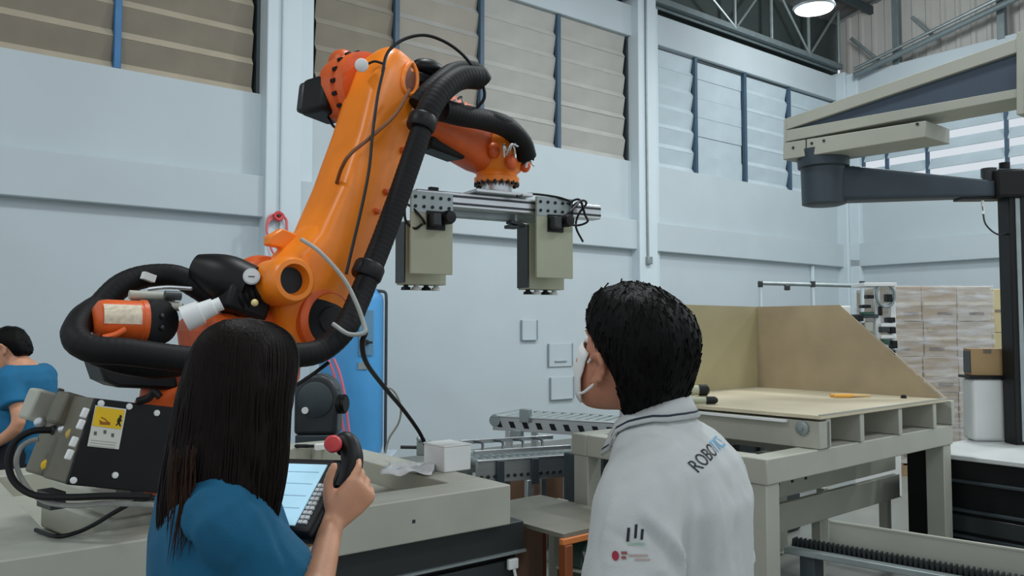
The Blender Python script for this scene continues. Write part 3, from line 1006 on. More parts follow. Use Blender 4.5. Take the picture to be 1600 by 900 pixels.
MB().box(lv, (0.10, 0.06, 0.02), Matrix.Rotation(0.2, 3, 'Y')).box(lv + Vector((-0.03, 0, -0.02)), (0.07, 0.05, 0.02)).build('sensor_bracket', M_DGREY, gr, bevel=0.004)
MB().cyl(lv, lv + Vector((0, 0, ZR - lv.z - 0.04)), 0.012, n=8).build('sensor_post', M_STEEL, gr)
MB().box(LP(gr, 677, 300, 4.4) + Vector((0, 0, 0.01)), (0.05, 0.03, 0.03)).build('stop_block', M_BLACK, gr)
# ------------------------------------------------------------------ black junction box with the warning sign
jb = thing('junction_box', 'black junction box with a yellow and white warning sign on its slanted plate', 'box', P(175, 766, 2.96), RA)
poly = [on_plane(jb, x, y, 0) for x, y in ((148, 622), (275, 637), (262, 772), (103, 757))]
M_OLIVE = mat('olive_grey_casting', (104, 100, 86), 0.5, 0.1, vary=0.12)
poly2 = [on_plane(jb, x, y, 0) for x, y in ((148, 622), (218, 631), (206, 769), (103, 757))]
jc = MB().prism([p + Vector((0, 0.012, 0)) for p in poly2], (0, 0.20, 0)).build('body', M_OLIVE, jb, bevel=0.01)
pl2 = MB().prism([p + Vector((0, -0.008, 0)) for p in poly], (0, 0.02, 0)).build('front_plate', M_BLACK, jb, bevel=0.004)
for x, y in ((156, 630), (200, 635), (113, 750), (178, 742), (243, 645)):
    p = on_plane(jb, x, y, 0)
    MB().lathe((p.x, -0.007, p.z), (0, -1, 0), [(0, 0.012), (0.006, 0.011), (0.008, 0.004)], n=12).build('screw', M_WHITE, pl2)


def jp(x, y, d=0.011):
    p = on_plane(jb, x, y, -d)
    return Vector((p.x, -d, p.z))


sg = MB().prism([jp(149, 633, .009), jp(197, 639, .009), jp(185, 702, .009), jp(136, 697, .009)], (0, -0.003, 0)).build('warning_sign', mat('white_sign', (214, 214, 204), 0.5, vary=0.03), jb)
MB().prism([jp(150, 635, .0125), jp(195, 641, .0125), jp(189, 671, .0125), jp(144, 665, .0125)], (0, -0.001, 0)).build('yellow_panel', M_YELLOW, sg)
fig = MB()
fig.cyl(jp(187.5, 651, .0136), jp(187.5, 651, .0144), 0.0065, n=12)
for a, b, wd in (((187, 653), (185.5, 660), 2.6), ((185.5, 660), (188, 666), 1.3), ((185.5, 660), (181.5, 665), 1.3), ((187, 654), (190, 658), 1.1), ((186.6, 654), (183, 658), 1.1)):
    fig.prism([jp(a[0] - wd, a[1], .0136), jp(a[0] + wd, a[1], .0136), jp(b[0] + wd, b[1], .0136), jp(b[0] - wd, b[1], .0136)], (0, -0.0008, 0))
fig.build('walking_figure', M_PRINT, sg)
rbp = MB()
for a, b, wd in (((156, 661), (172, 662), 2.2), ((170, 661), (164, 655), 1.3), ((164, 655), (158, 652), 1.0), ((160, 660), (155, 657), 1.0)):
    rbp.prism([jp(a[0], a[1] - wd, .0136), jp(a[0], a[1] + wd, .0136), jp(b[0], b[1] + wd, .0136), jp(b[0], b[1] - wd, .0136)], (0, -0.0008, 0))
rbp.build('fallen_figure', mat('sign_brown', (150, 90, 10), 0.5), sg)
mk = MB()
for x, y in ((149, 677), (164, 675), (176, 680)):
    mk.prism([jp(x - 2, y - 3, .0126), jp(x + 2.4, y - 2.6, .0126), jp(x + 1.8, y + 3, .0126), jp(x - 2.2, y + 2.6, .0126)], (0, -0.0008, 0))
mk.build('small_marks', mat('grey_print', (96, 96, 92), 0.6), sg)
ln_ = MB()
for k in range(3):
    ln_.prism([jp(142 - k, 687 + 4 * k, .0126), jp(182 - k, 691.5 + 4 * k, .0126), jp(181.7 - k, 692.5 + 4 * k, .0126), jp(141.7 - k, 688 + 4 * k, .0126)], (0, -0.0006, 0))
ln_.build('fine_print', mat('pale_grey_print', (170, 170, 162), 0.6), sg)
for k, (x, y) in enumerate(((134, 645), (128, 663), (117, 690), (110, 710))):
    p = on_plane(jb, x, y, 0)
    MB().box((p.x - 0.004, 0.0, p.z), (0.02, 0.018, 0.035), Matrix.Rotation(0.4, 3, 'Y')).build('side_clip', M_WHITE, jb, bevel=0.004)
for x in (-0.14, 0.14):
    MB().box((x, 0.16, -0.029), (0.05, 0.12, 0.058)).build('foot', M_DGREY, jb)
# connector housings on the slanted left side
for (x, y, Z), s, m in (((68, 636, 3.18), (0.12, 0.10, 0.12), M_BEIGE), ((112, 642, 3.06), (0.12, 0.10, 0.12), M_OLIVE), ((98, 705, 3.10), (0.15, 0.16, 0.20), M_OLIVE)):
    MB().box(LP(jb, x, y, Z), s, Matrix.Rotation(0.35, 3, 'Y')).build('connector_housing', m, jb, bevel=0.012)
for (x, y, Z), r, m in (((62, 660, 3.1), 0.020, M_ALU), ((84, 672, 3.04), 0.018, M_DGREY), ((113, 679, 2.96), 0.023, mat('brass', (186, 160, 92), 0.35, 0.6)), ((74, 727, 3.0), 0.022, M_YELLOW), ((97, 671, 3.0), 0.014, M_ALU)):
    p = LP(jb, x, y, Z)
    MB().lathe(p, L(jb, EYE) - p, [(-0.05, r * 0.8), (-0.01, r), (0.012, r), (0.016, r * 0.6)], n=12).build('connector', m, jb)
MB().tube([LP(jb, x, y, 3.1) for x, y in ((84, 640), (90, 622), (96, 608))], 0.012).build('lever', M_DGREY, jb)
MB().tube([LP(jb, x, y, 3.02) for x, y in ((215, 627), (232, 622), (240, 612), (250, 620))], 0.014).build('cable_bracket', M_BLACK, jb)

cable = lambda name, lab, pts, r, m, cat='cable', group=None: tag(MB().tube([P(*p) for p in pts], r, n=8).build(name, m), lab, cat, group)
cable('supply_cable', 'thick black supply cable looping from the junction box connectors across the base frame',
      [(80, 672, 2.98), (50, 674, 2.94), (24, 690, 2.92), (13, 718, 2.90), (22, 752, 2.89), (55, 774, 2.88), (110, 777, 2.86), (170, 775, 2.84), (236, 776, 2.82)], 0.012, M_RUBBER)
cable('supply_cable', 'thinner grey cable looping just inside the thick black supply cable',
      [(60, 686, 2.98), (46, 690, 2.97), (31, 702, 2.95), (26, 727, 2.93), (40, 758, 2.92), (66, 782, 2.90), (110, 790, 2.88), (170, 787, 2.86), (240, 789, 2.84)], 0.009, M_GREYCABLE)
cable('control_cable', 'thin black control cable slanting down into the well below the junction box',
      [(q_[0], q_[1], (PH(*q_) - EYE).dot(FWD)) for q_ in ((262, 775, .99), (215, 783, .985), (180, 800, .945), (150, 818, .90), (120, 832, .862), (88, 838, .862), (56, 828, .862))], 0.008, M_BLACK)

# ------------------------------------------------------------------ hanging leads and red hoses
cable('cable', 'long grey cable drooping from the robot hose down to the back of the base frame',
      [(571, 521, 3.45), (566, 536, 3.52), (572, 566, 3.7), (598, 602, 4.1), (630, 640, 4.5), (655, 675, 4.75), (668, 703, 4.85)], 0.0115, M_RUBBER)
cable('cable', 'thin loose cable curling beside the blue tank, behind the long drooping cable',
      [(600, 603, 4.42), (616, 612, 4.5), (626, 635, 4.55), (623, 660, 4.62), (608, 685, 4.7), (602, 708, 4.72)], 0.006, M_GREYCABLE)
cable('cable', 'short black cable hanging from the lower black hose towards the long-haired woman',
      [(514, 566, 3.40), (490, 584, 3.4), (466, 600, 3.38), (446, 612, 3.36)], 0.008, M_BLACK)
cx_ = wall_x(430, D - 0.22)
M_PINKR = mat('pale_red_rubber', (222, 112, 112), 0.5)
rh = thing('red_hose_loop', 'red air hose looped over a hook on the white column behind the robot', 'hose', (cx_, D - 0.19, 0))
zt = PY(430, 340, D - 0.22).z
zb_ = PY(430, 400, D - 0.22).z
MB().tube([(-0.12, -0.05, zt - 0.10), (-0.09, -0.05, zt), (0.0, -0.06, zt + 0.03), (0.09, -0.05, zt), (0.11, -0.05, zt - 0.12), (0.10, -0.05, zb_ - 0.1), (0.07, -0.05, zb_ - 0.6)], 0.016).build('outer_loop', M_PINKR, rh)
MB().tube([(0.02, -0.05, zt + 0.02), (-0.09, -0.055, zt - 0.04), (-0.12, -0.05, zt - 0.14), (-0.07, -0.05, zt - 0.34), (-0.02, -0.05, zb_ - 0.05), (0.0, -0.05, zb_ - 0.5)], 0.014).build('inner_loop', M_PINKR, rh)
MB().tube([(-0.05, -0.07, zt + 0.01), (0, -0.08, zt - 0.03), (0.05, -0.07, zt + 0.02), (0, -0.07, zt + 0.05), (-0.05, -0.07, zt + 0.01)], 0.022).build('knot', M_RED, rh)
MB().cyl((0, 0.0, zt + 0.01), (0, -0.10, zt + 0.02), 0.012, n=8).build('hook', M_DGREY, rh)

# ------------------------------------------------------------------ blue tank
TK = P(549, 600, 8.7)
tk = thing('air_tank', 'tall blue compressed air tank on a white plinth by the long wall', 'tank', (TK.x, TK.y, 0), HEAD - PI / 2)
TR = 0.335
zt = P(549, 447, 8.7).z
zb_ = P(549, 698, 8.7).z
MB().box((0.05, 0, zb_ / 2 - 0.04), (0.78, 0.7, zb_ - 0.08)).build('plinth', M_WALL, tk, bevel=0.01)
MB().lathe((0, 0, zb_ - 0.08), (0, 0, 1), [(0, TR * 0.85), (0.03, TR * 0.95), (0.10, TR), (zt - zb_ - 0.08, TR), (zt - zb_ - 0.02, TR * 0.96), (zt - zb_ + 0.05, TR * 0.8), (zt - zb_ + 0.10, TR * 0.5), (zt - zb_ + 0.12, TR * 0.15)], n=48).build('shell', M_BLUE, tk)
MB().cyl((TR + 0.035, -0.05, zb_ - 0.05), (TR + 0.035, -0.05, zt - 0.15), 0.016, n=10).build('drain_pipe', M_DSTEEL, tk)
MB().tube([(TR + 0.035, -0.05, zt - 0.16), (TR + 0.02, -0.05, zt - 0.07), (TR - 0.08, -0.06, zt - 0.05)], 0.016).build('elbow_pipe', M_DSTEEL, tk)
zz = P(549, 535, 8.36).z
MB().cyl((0.20, -0.26, zz), (0.22, -0.36, zz), 0.03, n=12).cyl((0.22, -0.35, zz), (0.28, -0.37, zz), 0.012, n=8).build('valve', M_DGREY, tk)
MB().box((0.17, -0.292, P(549, 572, 8.36).z), (0.10, 0.012, 0.07), Matrix.Rotation(0.5, 3, 'Z')).build('rating_plate', M_STEEL, tk)
MB().box((0.20, -0.276, P(549, 520, 8.36).z), (0.16, 0.012, 0.46), Matrix.Rotation(0.62, 3, 'Z')).build('grey_panel', mat('blue_grey_panel', (92, 136, 164), 0.5), tk)
rr = thing('red_air_hose', 'pair of thin red air hoses hanging in front of the blue tank', 'hose', P(540, 690, 7.9))
for dx in (0, 9):
    MB().tube([LP(rr, x, y, 8.0) for x, y in ((512 + dx, 560), (522 + dx, 585), (530 + dx, 620), (534 + dx, 655), (542 + dx * 0.7, 700), (545 + dx, 760), (548 + dx, 840))], 0.014).build('hose', mat('pink_red_hose', (214, 110, 128), 0.5), rr)

# ------------------------------------------------------------------ dark arched blower on a stand
bl = thing('blower', 'dark grey arched blower housing with a knob, standing in front of the blue tank', 'blower', (P(492, 680, 6.3).x, P(492, 680, 6.3).y, 0), HEAD - PI / 2)
zb_ = P(492, 680, 6.3).z
prof = [(-0.165, zb_), (-0.165, zb_ + 0.28)] + [(-0.165 * math.cos(a), zb_ + 0.30 + 0.165 * math.sin(a)) for a in [PI * k / 12 for k in range(13)]] + [(0.165, zb_ + 0.28), (0.165, zb_)]
hs = MB().prism([(x, 0, z) for x, z in prof], (0, 0.22, 0)).build('housing', M_DGREY, bl, bevel=0.03, seg=3)
MB().lathe((0.0, 0.0, zb_ + 0.27), (0, -1, 0), [(0, 0.13), (0.012, 0.135), (0.02, 0.12), (0.024, 0.02)], n=28).build('intake_cover', M_DSTEEL, hs)
MB().cyl((0.10, 0.10, zb_ + 0.23), (0.21, 0.06, zb_ + 0.23), 0.075, n=18).cyl((0.20, 0.06, zb_ + 0.23), (0.225, 0.055, zb_ + 0.23), 0.06, n=18).build('motor', M_BLACK, bl)
MB().cyl((0.15, 0.08, zb_ + 0.30), (0.15, 0.08, zb_ + 0.345), 0.015, n=10).build('eye_bolt', M_DGREY, bl)
MB().cyl((-0.07, -0.025, zb_ + 0.19), (-0.07, -0.034, zb_ + 0.19), 0.026, n=14).build('white_badge', M_WHITE, bl)
MB().box((0, 0.1, zb_ / 2), (0.30, 0.22, zb_)).build('stand', M_DSTEEL, bl, bevel=0.01)

# ------------------------------------------------------------------ things lying on the base frame
ZF = 0.85


def on(px, py, z=ZF):
    return PH(px, py, z)


pb = on(474, 700)
pn = thing('marker_pen', 'black marker pen lying on the rim of the base frame left of the pendant', 'pen', pb + Vector((0, 0, 0.012)), HEAD - PI / 2 - 0.05)
MB().lathe((-0.055, 0, 0), (1, 0, 0), [(0, 0.008), (0.01, 0.012), (0.085, 0.012), (0.09, 0.010), (0.125, 0.010)], n=12).build('barrel', M_BLACK, pn)
MB().lathe((0.07, 0, 0), (1, 0, 0), [(0, 0.0095), (0.01, 0.004), (0.018, 0.003)], n=10).build('tip', M_DGREY, pn)
pp = on(503, 703)
pg = thing('plug_connector', 'pale plug connector lying beside the black marker pen', 'connector', pp + Vector((0, 0, 0.02)), HEAD - PI / 2 + 0.5)
MB().box((0, 0, 0), (0.09, 0.035, 0.04)).build('shell', M_WHITE, pg, bevel=0.006)
MB().cyl((0.045, 0, 0.0), (0.09, 0, 0.0), 0.015, n=10).build('sleeve', M_ALU, pg)

bx = thing('white_carton', 'white box standing on the right rear corner of the base frame', 'box', PH(722, 738, ZF) + Vector((0.0, 0.12, 0)), 0.0)
MB().box((0, 0.02, 0.065), (0.17, 0.20, 0.13)).build('body', M_WHITE, bx, bevel=0.006)
MB().box((0, 0.02, 0.134), (0.175, 0.205, 0.008)).build('lid', M_WHITE, bx, bevel=0.002)
random.seed(11)
sh = MB()
nx, ny = 16, 12
c0 = PH(640, 737, ZF)
vs = []
for j in range(ny):
    for i in range(nx):
        u, v = (i / (nx - 1) - .5) * 0.26, (j / (ny - 1) - .5) * 0.30
        p = C(0, 0) + RGT * u + FWD * v
        h = 0.018 + 0.03 * noise.noise(Vector((u * 14, v * 14, 2.0))) + 0.05 * max(0, u + 0.02) * max(0, v + .12) * 6
        vs.append((p.x, p.y, max(0.004, h)))
sh.add(vs, [(j * nx + i, j * nx + i + 1, (j + 1) * nx + i + 1, (j + 1) * nx + i) for j in range(ny - 1) for i in range(nx - 1)])
so = sh.build('plastic_bag', mat('crumpled_plastic', (226, 230, 230), 0.2, vary=0.05, scale=20, bump=0.3, bscale=60), ang=60)
so.location = c0
md = so.modifiers.new('thickness', 'SOLIDIFY')
md.thickness = 0.002
tag(so, 'crumpled clear plastic bag lying on the base frame in front of the white box', 'bag')
cl_ = on(652, 712)
ck = thing('pipe_clamp', 'small grey metal clamp on the back of the base frame where the cable lands', 'clamp', cl_, HEAD - PI / 2)
MB().cyl((-0.10, 0, 0.05), (0.02, 0.02, 0.045), 0.010, n=8).build('handle', M_DGREY, ck)
MB().box((0.03, 0.02, 0.045), (0.07, 0.05, 0.09)).cyl((0.0, 0.0, 0.09), (0.04, 0.02, 0.10), 0.02, n=10).build('jaw', M_STEEL, ck, bevel=0.006)
MB().tube([(0.05, 0, 0.02), (0.08, 0.01, 0.08), (0.09, 0.02, 0.03)], 0.009).build('spring_arm', M_STEEL, ck)

# ------------------------------------------------------------------ dark cabinet below the frame
kx0, kx1, ky0, ky1 = FX1 - 1.75, FX1 + 0.13, FY0 + 0.06, FY0 + 0.75
kb = thing('control_cabinet', 'dark control cabinet with a light-edged door under the right end of the base frame', 'cabinet', ((kx0 + kx1) / 2, (ky0 + ky1) / 2, 0))
kw, kd = kx1 - kx0, ky1 - ky0
MB().box((0, 0.02, 0.25), (kw - 0.04, kd - 0.04, 0.50)).build('body', M_BLACK, kb, bevel=0.006)
MB().box((0, 0, 0.575), (kw, kd, 0.15)).build('top_section', mat('charcoal_paint', (34, 38, 38), 0.5, vary=0.1), kb, bevel=0.006)
MB().box((0, -kd / 2 - 0.004, 0.508), (kw, 0.03, 0.012)).build('trim_strip', M_STEEL, kb)
for k in range(2):
    dx = kw * (0.24 if k else -0.24)
    dr = MB().box((dx, -kd / 2 + 0.02, 0.26), (kw * 0.46, 0.02, 0.42)).build('door', mat('charcoal_door', (44, 50, 52), 0.35, vary=0.1), kb, bevel=0.006)
    MB().box((dx + kw * 0.19, -kd / 2 + 0.005, 0.26), (0.02, 0.02, 0.12)).build('handle', M_DGREY, dr, bevel=0.004)
MB().box((kw / 2 - 0.08, -kd / 2 - 0.012, 0.455), (0.06, 0.02, 0.05)).build('terminal_block', M_WHITE, kb, bevel=0.004)
MB().tube([(kw / 2 - 0.07, -kd / 2 - 0.01, 0.43), (kw / 2 - 0.065, -kd / 2 - 0.02, 0.37), (kw / 2 - 0.07, -kd / 2 - 0.012, 0.32)], 0.008).build('short_lead', M_WHITE, kb)
MB().box((kw / 2 - 0.07, -kd / 2 - 0.01, 0.17), (0.055, 0.03, 0.28)).build('cable_duct', M_BEIGE, kb, bevel=0.004)

# ------------------------------------------------------------------ orange framed stand with a grey top
ZO = 0.62
o1 = PH(884, 834, ZO)
os_ = thing('machine_stand', 'orange framed stand with a grey sheet top beside the man in the white polo', 'stand', (o1.x, o1.y, 0), 0.04)
ow = L(os_, PH(1010, 812, ZO)).x
MB().box((ow / 2, 0.38, ZO - 0.01), (ow + 0.03, 0.76, 0.02)).build('sheet_top', mat('grey_sheet', (120, 118, 106), 0.5, vary=0.1), os_)
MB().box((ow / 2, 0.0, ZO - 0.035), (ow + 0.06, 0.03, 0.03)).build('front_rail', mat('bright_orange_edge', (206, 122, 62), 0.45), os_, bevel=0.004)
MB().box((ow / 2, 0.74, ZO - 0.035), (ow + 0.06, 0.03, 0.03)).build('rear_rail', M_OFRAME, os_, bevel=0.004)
for sx in (0.0, ow):
    for sy in (0.0, 0.74):
        MB().box((sx, sy, (ZO - 0.05) / 2), (0.05, 0.05, ZO - 0.05)).build('post', M_OFRAME, os_, bevel=0.005)
MB().box((ow / 2, 0.70, 0.36), (ow - 0.05, 0.01, 0.40)).build('back_panel', M_PINK, os_)
MB().box((ow / 2, 0.36, 0.16), (ow - 0.04, 0.70, 0.02)).build('shelf', M_DGREY, os_)
gp_ = L(os_, PH(915, 880, 0.40))
gx = thing('gear_motor', 'small dark green motor on the lower shelf of the orange framed stand', 'motor', os_.matrix_basis @ Vector((gp_.x, 0.22, 0.0)) if False else Vector((o1.x + gp_.x, o1.y + 0.20, 0.172)), 0.3)
MB().box((0, 0, 0.10), (0.20, 0.16, 0.20)).build('box', mat('dark_olive', (62, 60, 46), 0.5), gx, bevel=0.01)
MB().box((0.0, 0, 0.205), (0.21, 0.17, 0.012)).build('lid', M_BEIGE, gx, bevel=0.003)
MB().prism([(-0.09, -0.06, 0.212), (0.08, -0.06, 0.212), (0.09, -0.06, 0.29), (-0.01, -0.06, 0.35), (-0.07, -0.06, 0.30)], (0, 0.12, 0)).build('housing', mat('dark_green_paint', (44, 64, 56), 0.45), gx, bevel=0.012)
MB().ball((-0.01, 0, 0.36), 0.015, 10, 8).build('eye_bolt', M_ALU, gx)
MB().tube([(-0.09, -0.07, 0.31), (-0.06, -0.075, 0.23), (0.0, -0.08, 0.225), (0.1, -0.08, 0.25)], 0.008).build('lead', M_ALU, gx)

# ------------------------------------------------------------------ conveyors


def conveyor(name, lab, a, b, wd, zt, depth, nroll, m=M_ALU, legs=2, slots=True):
    a, b = Vector(a), Vector(b)
    ln = (b - a).xy.length
    rz = math.atan2((b - a).y, (b - a).x)
    cv = thing(name, lab, 'conveyor', (a.x, a.y, 0), rz)
    for sy in (0.0, wd):
        rl = MB().box((ln / 2, sy, zt - depth / 2), (ln, 0.03, depth)).box((ln / 2, sy, zt + 0.006), (ln, 0.05, 0.012)).build('side_rail', m, cv, bevel=0.003)
        if slots and sy == 0.0:
            ns = int(ln / 0.12)
            for k in range(ns):
                x = (k + 0.5) * ln / ns
                MB().prism([(x - 0.035, -0.017, zt - depth * 0.28), (x + 0.012, -0.017, zt - depth * 0.28), (x + 0.035, -0.017, zt - depth * 0.75), (x - 0.012, -0.017, zt - depth * 0.75)], (0, 0.004, 0)).build('slot', M_BLACK, rl)
    me = None
    for k in range(nroll):
        x = (k + 0.5) * ln / nroll
        if me is None:
            o = MB().cyl((0, 0.02, 0), (0, wd - 0.02, 0), 0.026, n=12).build('roller', M_STEEL, cv)
            me = o.data
        else:
            o = bpy.data.objects.new('roller', me)
            COL.objects.link(o)
            o.parent = cv
        o.location = (x, 0, zt - 0.012)
    for k in range(legs):
        x = ln * (0.12 + 0.76 * k / max(1, legs - 1))
        for sy in (0.0, wd):
            MB().box((x, sy, (zt - depth) / 2), (0.05, 0.05, zt - depth)).build('leg', m, cv, bevel=0.004)
        MB().box((x, wd / 2, (zt - depth) * 0.4), (0.04, wd, 0.04)).build('cross_bar', m, cv, bevel=0.003)
    return cv


a, b = PH(771, 651, 0.86), PH(990, 663, 0.86)
c1_ = conveyor('roller_conveyor', 'far aluminium roller conveyor with a row of black slots in its side rail', a, b, 0.5, 0.86, 0.11, 14)
mo = L(c1_, PH(849, 648, 0.86))
MB().box((mo.x, -0.02, 0.885), (0.09, 0.06, 0.11)).build('sensor', M_STEEL, c1_, bevel=0.006)
MB().lathe((0.02, -0.02, 0.83), (0, 1, 0), [(0, 0.05), (0.02, 0.055), (0.5, 0.055), (0.52, 0.05)], n=16).build('end_drum', M_STEEL, c1_)
MB().box((0.22, 0.0, 0.73), (0.10, 0.06, 0.06)).build('bracket', M_STEEL, c1_, bevel=0.005)

a, b = PH(744, 722, 0.72), PH(905, 711, 0.72)
c2_ = conveyor('roller_conveyor', 'near aluminium roller conveyor between the base frame and the beige pallet table', a, b, 0.40, 0.72, 0.14, 14, legs=3, slots=False)
INV_c2 = c2_
for px in (765, 828):
    x = L(c2_, PH(px, 728, 0.66)).x
    MB().box((x, -0.03, 0.64), (0.05, 0.03, 0.17)).build('clamp_bar', M_DSTEEL, c2_, bevel=0.004)
lb2 = (b - a).xy.length
for k in range(int(lb2 / 0.048)):
    x = 0.03 + k * 0.048
    MB().cyl((x, -0.015, 0.62), (x, -0.024, 0.62), 0.012, n=10).build('wheel', M_DGREY, c2_)
MB().box((lb2 / 2, 0.10, 0.765), (lb2 * .95, 0.03, 0.03)).build('guide_rail', M_ALU, c2_, bevel=0.003)
MB().box((lb2 / 2, 0.38, 0.80), (lb2 * .95, 0.02, 0.03)).build('guide_rail', M_ALU, c2_, bevel=0.003)
for k in range(4):
    x = 0.08 + 0.15 * k
    MB().tube([(x, 0.10, 0.765), (x + 0.04, 0.2, 0.81), (x + 0.05, 0.38, 0.80)], 0.009).build('bracket_arm', M_DGREY, c2_)

bd = PH(845, 790, 0.35)
tag(MB().box((0, 0, 0.31), (0.62, 0.02, 0.62)).build('brown_board', M_PINK), 'brown board standing under the near roller conveyor', 'board')
o = bpy.data.objects['brown_board']
o.location = P(850, 700, 6.2) * 1.0
o.location.z = 0
o.rotation_euler = (0, 0, HEAD - PI / 2)
a, b = PH(802, 797, 0.55), PH(886, 781, 0.55)
lb = thing('floor_beam', 'low beige beam on short feet between the base frame and the pallet table leg', 'beam', (a.x, a.y, 0), math.atan2((b - a).y, (b - a).x))
bl_ = (b - a).xy.length
MB().box((bl_ / 2, 0.03, 0.52), (bl_, 0.09, 0.06)).build('bar', M_BEIGE, lb, bevel=0.004)
for x in (0.06, bl_ - 0.06):
    MB().box((x, 0.05, 0.245), (0.05, 0.05, 0.49)).build('foot', M_BEIGE, lb)
# ------------------------------------------------------------------ the beige pallet table with the corner bin
TA = math.radians(2.5)
n1 = PH(1198, 718, 1.0)
tb = thing('pallet_table', 'big beige steel table on square legs carrying a sheet metal corner bin', 'table', (n1.x, n1.y, 0), TA)
lx = L(tb, PH(1502, 664.6, 1.0)).x
ly = L(tb, PH(880, 678, 1.0)).y
T = 0.12
for nm, c, s in (('frame_beam', (lx / 2, T / 2, 0.94), (lx, T, 0.12)), ('frame_beam', (lx / 2, ly - T / 2, 0.94), (lx, T, 0.12)),
                 ('frame_beam', (T / 2, ly / 2, 0.94), (T, ly - 2 * T, 0.12)), ('frame_beam', (lx - T / 2, ly / 2, 0.94), (T, ly - 2 * T, 0.12)), ('frame_beam', (lx / 2, ly / 2, 0.94), (T, ly - 2 * T, 0.10))):
    MB().box(c, s).build(nm, M_BEIGE, tb, bevel=0.006)
for x in (T / 2 + 0.005, lx - T / 2 - 0.005):
    for y in (T / 2 + 0.005, ly - T / 2 - 0.005):
        MB().box((x, y, 0.44), (T - 0.01, T - 0.01, 0.88)).build('leg', M_BEIGE, tb, bevel=0.005)
        MB().box((x, y, 0.006), (0.2, 0.2, 0.012)).build('foot_plate', M_BEIGE, tb)
# joists across the table, their ends in view on the near right side
pc = [L(tb, PH(*q_)) for q_ in ((1242, 655, 1.17), (1465, 622, 1.17), (1161, 607, 1.17))]
px0, px1 = 0.0, pc[1].x
py0 = pc[0].y
py1 = max(pc[2].y, ly - 0.05)
jm = None
for i, px in enumerate((1285, 1335, 1392, 1443, 1470)):
    x = L(tb, PH(px, 690 - (px - 1285) * 0.19, 1.03)).x
    if jm is None:
        o = MB().box((0, (py0 + py1) / 2, 1.076), (0.045, py1 - py0 - 0.02, 0.148)).build('joist', M_BEIGE, tb, bevel=0.004)
        jm = o
    else:
        o = jm.copy()
        COL.objects.link(o)
    o.location = (x, 0, 0)
xe = L(tb, PH(1258, 680, 1.05)).x
MB().box((xe - 0.06, (py0 + py1) / 2, 1.07), (0.10, py1 - py0 - 0.02, 0.136)).build('edge_joist', M_BEIGE, tb, bevel=0.004)
MB().box((xe - 0.13, (py0 + py1) / 2 + 0.08, 1.13), (0.03, py1 - py0 - 0.2, 0.012)).build('ledge_strip', M_WHITE, tb)
bc = Vector((xe - 0.112, py0 + 0.10, 1.10))
MB().lathe(bc, (-1, 0, 0), [(0, 0.035), (0.012, 0.035), (0.016, 0.025)], n=20).lathe(bc + Vector((-0.015, 0, 0)), (-1, 0, 0), [(0, 0.012), (0.01, 0.011)], n=10).build('bolt_boss', M_STEEL, tb)
xl_ = xe - 0.12
MB().box(((xl_ + px1) / 2, (py0 + py1) / 2, 1.16), (px1 - xl_, py1 - py0, 0.02)).build('deck_sheet', M_BEIGE2, tb, bevel=0.003)
MB().box(((xl_ + px1) / 2, py0 + 0.004, 1.172), (px1 - xl_, 0.012, 0.006)).build('deck_lip', M_BEIGE, tb)
# bin walls, in browner and darker tones than the deck
M_BINW = mat('brown_bin_sheet', (160, 144, 116), 0.55, vary=0.16, scale=2.6, bump=0.04, bscale=25)
M_BINB = mat('pale_bin_sheet', (176, 166, 130), 0.55, vary=0.08, scale=2.2)
bk = Vector((px1 - 0.03, 0, 0))
t1 = L(tb, P(1300, 476, 5.49))
zt_ = t1.z
yb = pc[2].y
tq = (t1.y - py0) / (yb - py0)
MB().prism([(px1 - 0.02, py0 + 0.02, 1.171), (px1 - 0.02, yb, 1.171), (px1 - 0.02, yb, zt_), (px1 - 0.02, t1.y, zt_)], (0.008, 0, 0)).build('side_wall', M_BINW, tb)
fl = Vector((0.075, 0, 0.02))
MB().add([(px1 - 0.012, py0 + 0.01, 1.173), (px1 - 0.012, t1.y, zt_), (px1 + 0.07, t1.y + 0.03, zt_ - 0.015), (px1 + 0.07, py0 + 0.02, 1.165)], [(0, 1, 2, 3)]).build('folded_flange', M_BINW, tb)
le = L(tb, P(1085, 476, 5.3)).x
MB().prism([(px1 - 0.02, yb, 1.171), (px1 - 0.02, yb, zt_), (le + 0.05, yb, zt_), (le, yb, zt_ - 0.04), (xl_ + 0.25, yb, 1.30), (xl_, yb, 1.171)], (0, 0.008, 0)).build('back_wall', M_BINB, tb)
# lower stretcher beams of the table
MB().box((lx / 2, ly - 0.06, 0.30), (lx - 2 * T, 0.06, 0.08)).build('stretcher', M_BEIGE, tb, bevel=0.004)
MB().box((0.06, ly / 2, 0.30), (0.06, ly - 2 * T, 0.08)).build('stretcher', M_BEIGE, tb, bevel=0.004)

# things on the deck
p = PH(1330, 621, 1.171)
pl_ = thing('pliers', 'yellow handled pliers lying open on the table deck', 'pliers', p + Vector((0, 0, 0.012)), HEAD - PI / 2)
my = mat('amber_grip', (226, 168, 70), 0.5)
MB().tube([(0.02, 0, 0), (-0.05, 0.03, 0), (-0.12, 0.02, 0)], 0.011).build('handle', my, pl_)
MB().tube([(0.02, 0, 0), (-0.05, -0.03, 0), (-0.12, -0.03, 0)], 0.011).build('handle', my, pl_)
MB().sup([((0.0, 0, 0), (0, 0.02, 0), (0, 0, 0.01)), ((0.05, 0, 0), (0, 0.018, 0), (0, 0, 0.01)), ((0.12, 0, 0), (0, 0.006, 0), (0, 0, 0.006))], n=12).build('jaws', mat('worn_wood', (206, 176, 120), 0.6), pl_)
p = PH(1412, 622, 1.171)
tag(MB().lathe(p, (0, 0, 1), [(0, 0.018), (0.012, 0.018), (0.02, 0.01)], n=8).build('bolt', M_BLACK), 'single dark bolt lying near the right corner of the table deck', 'bolt')
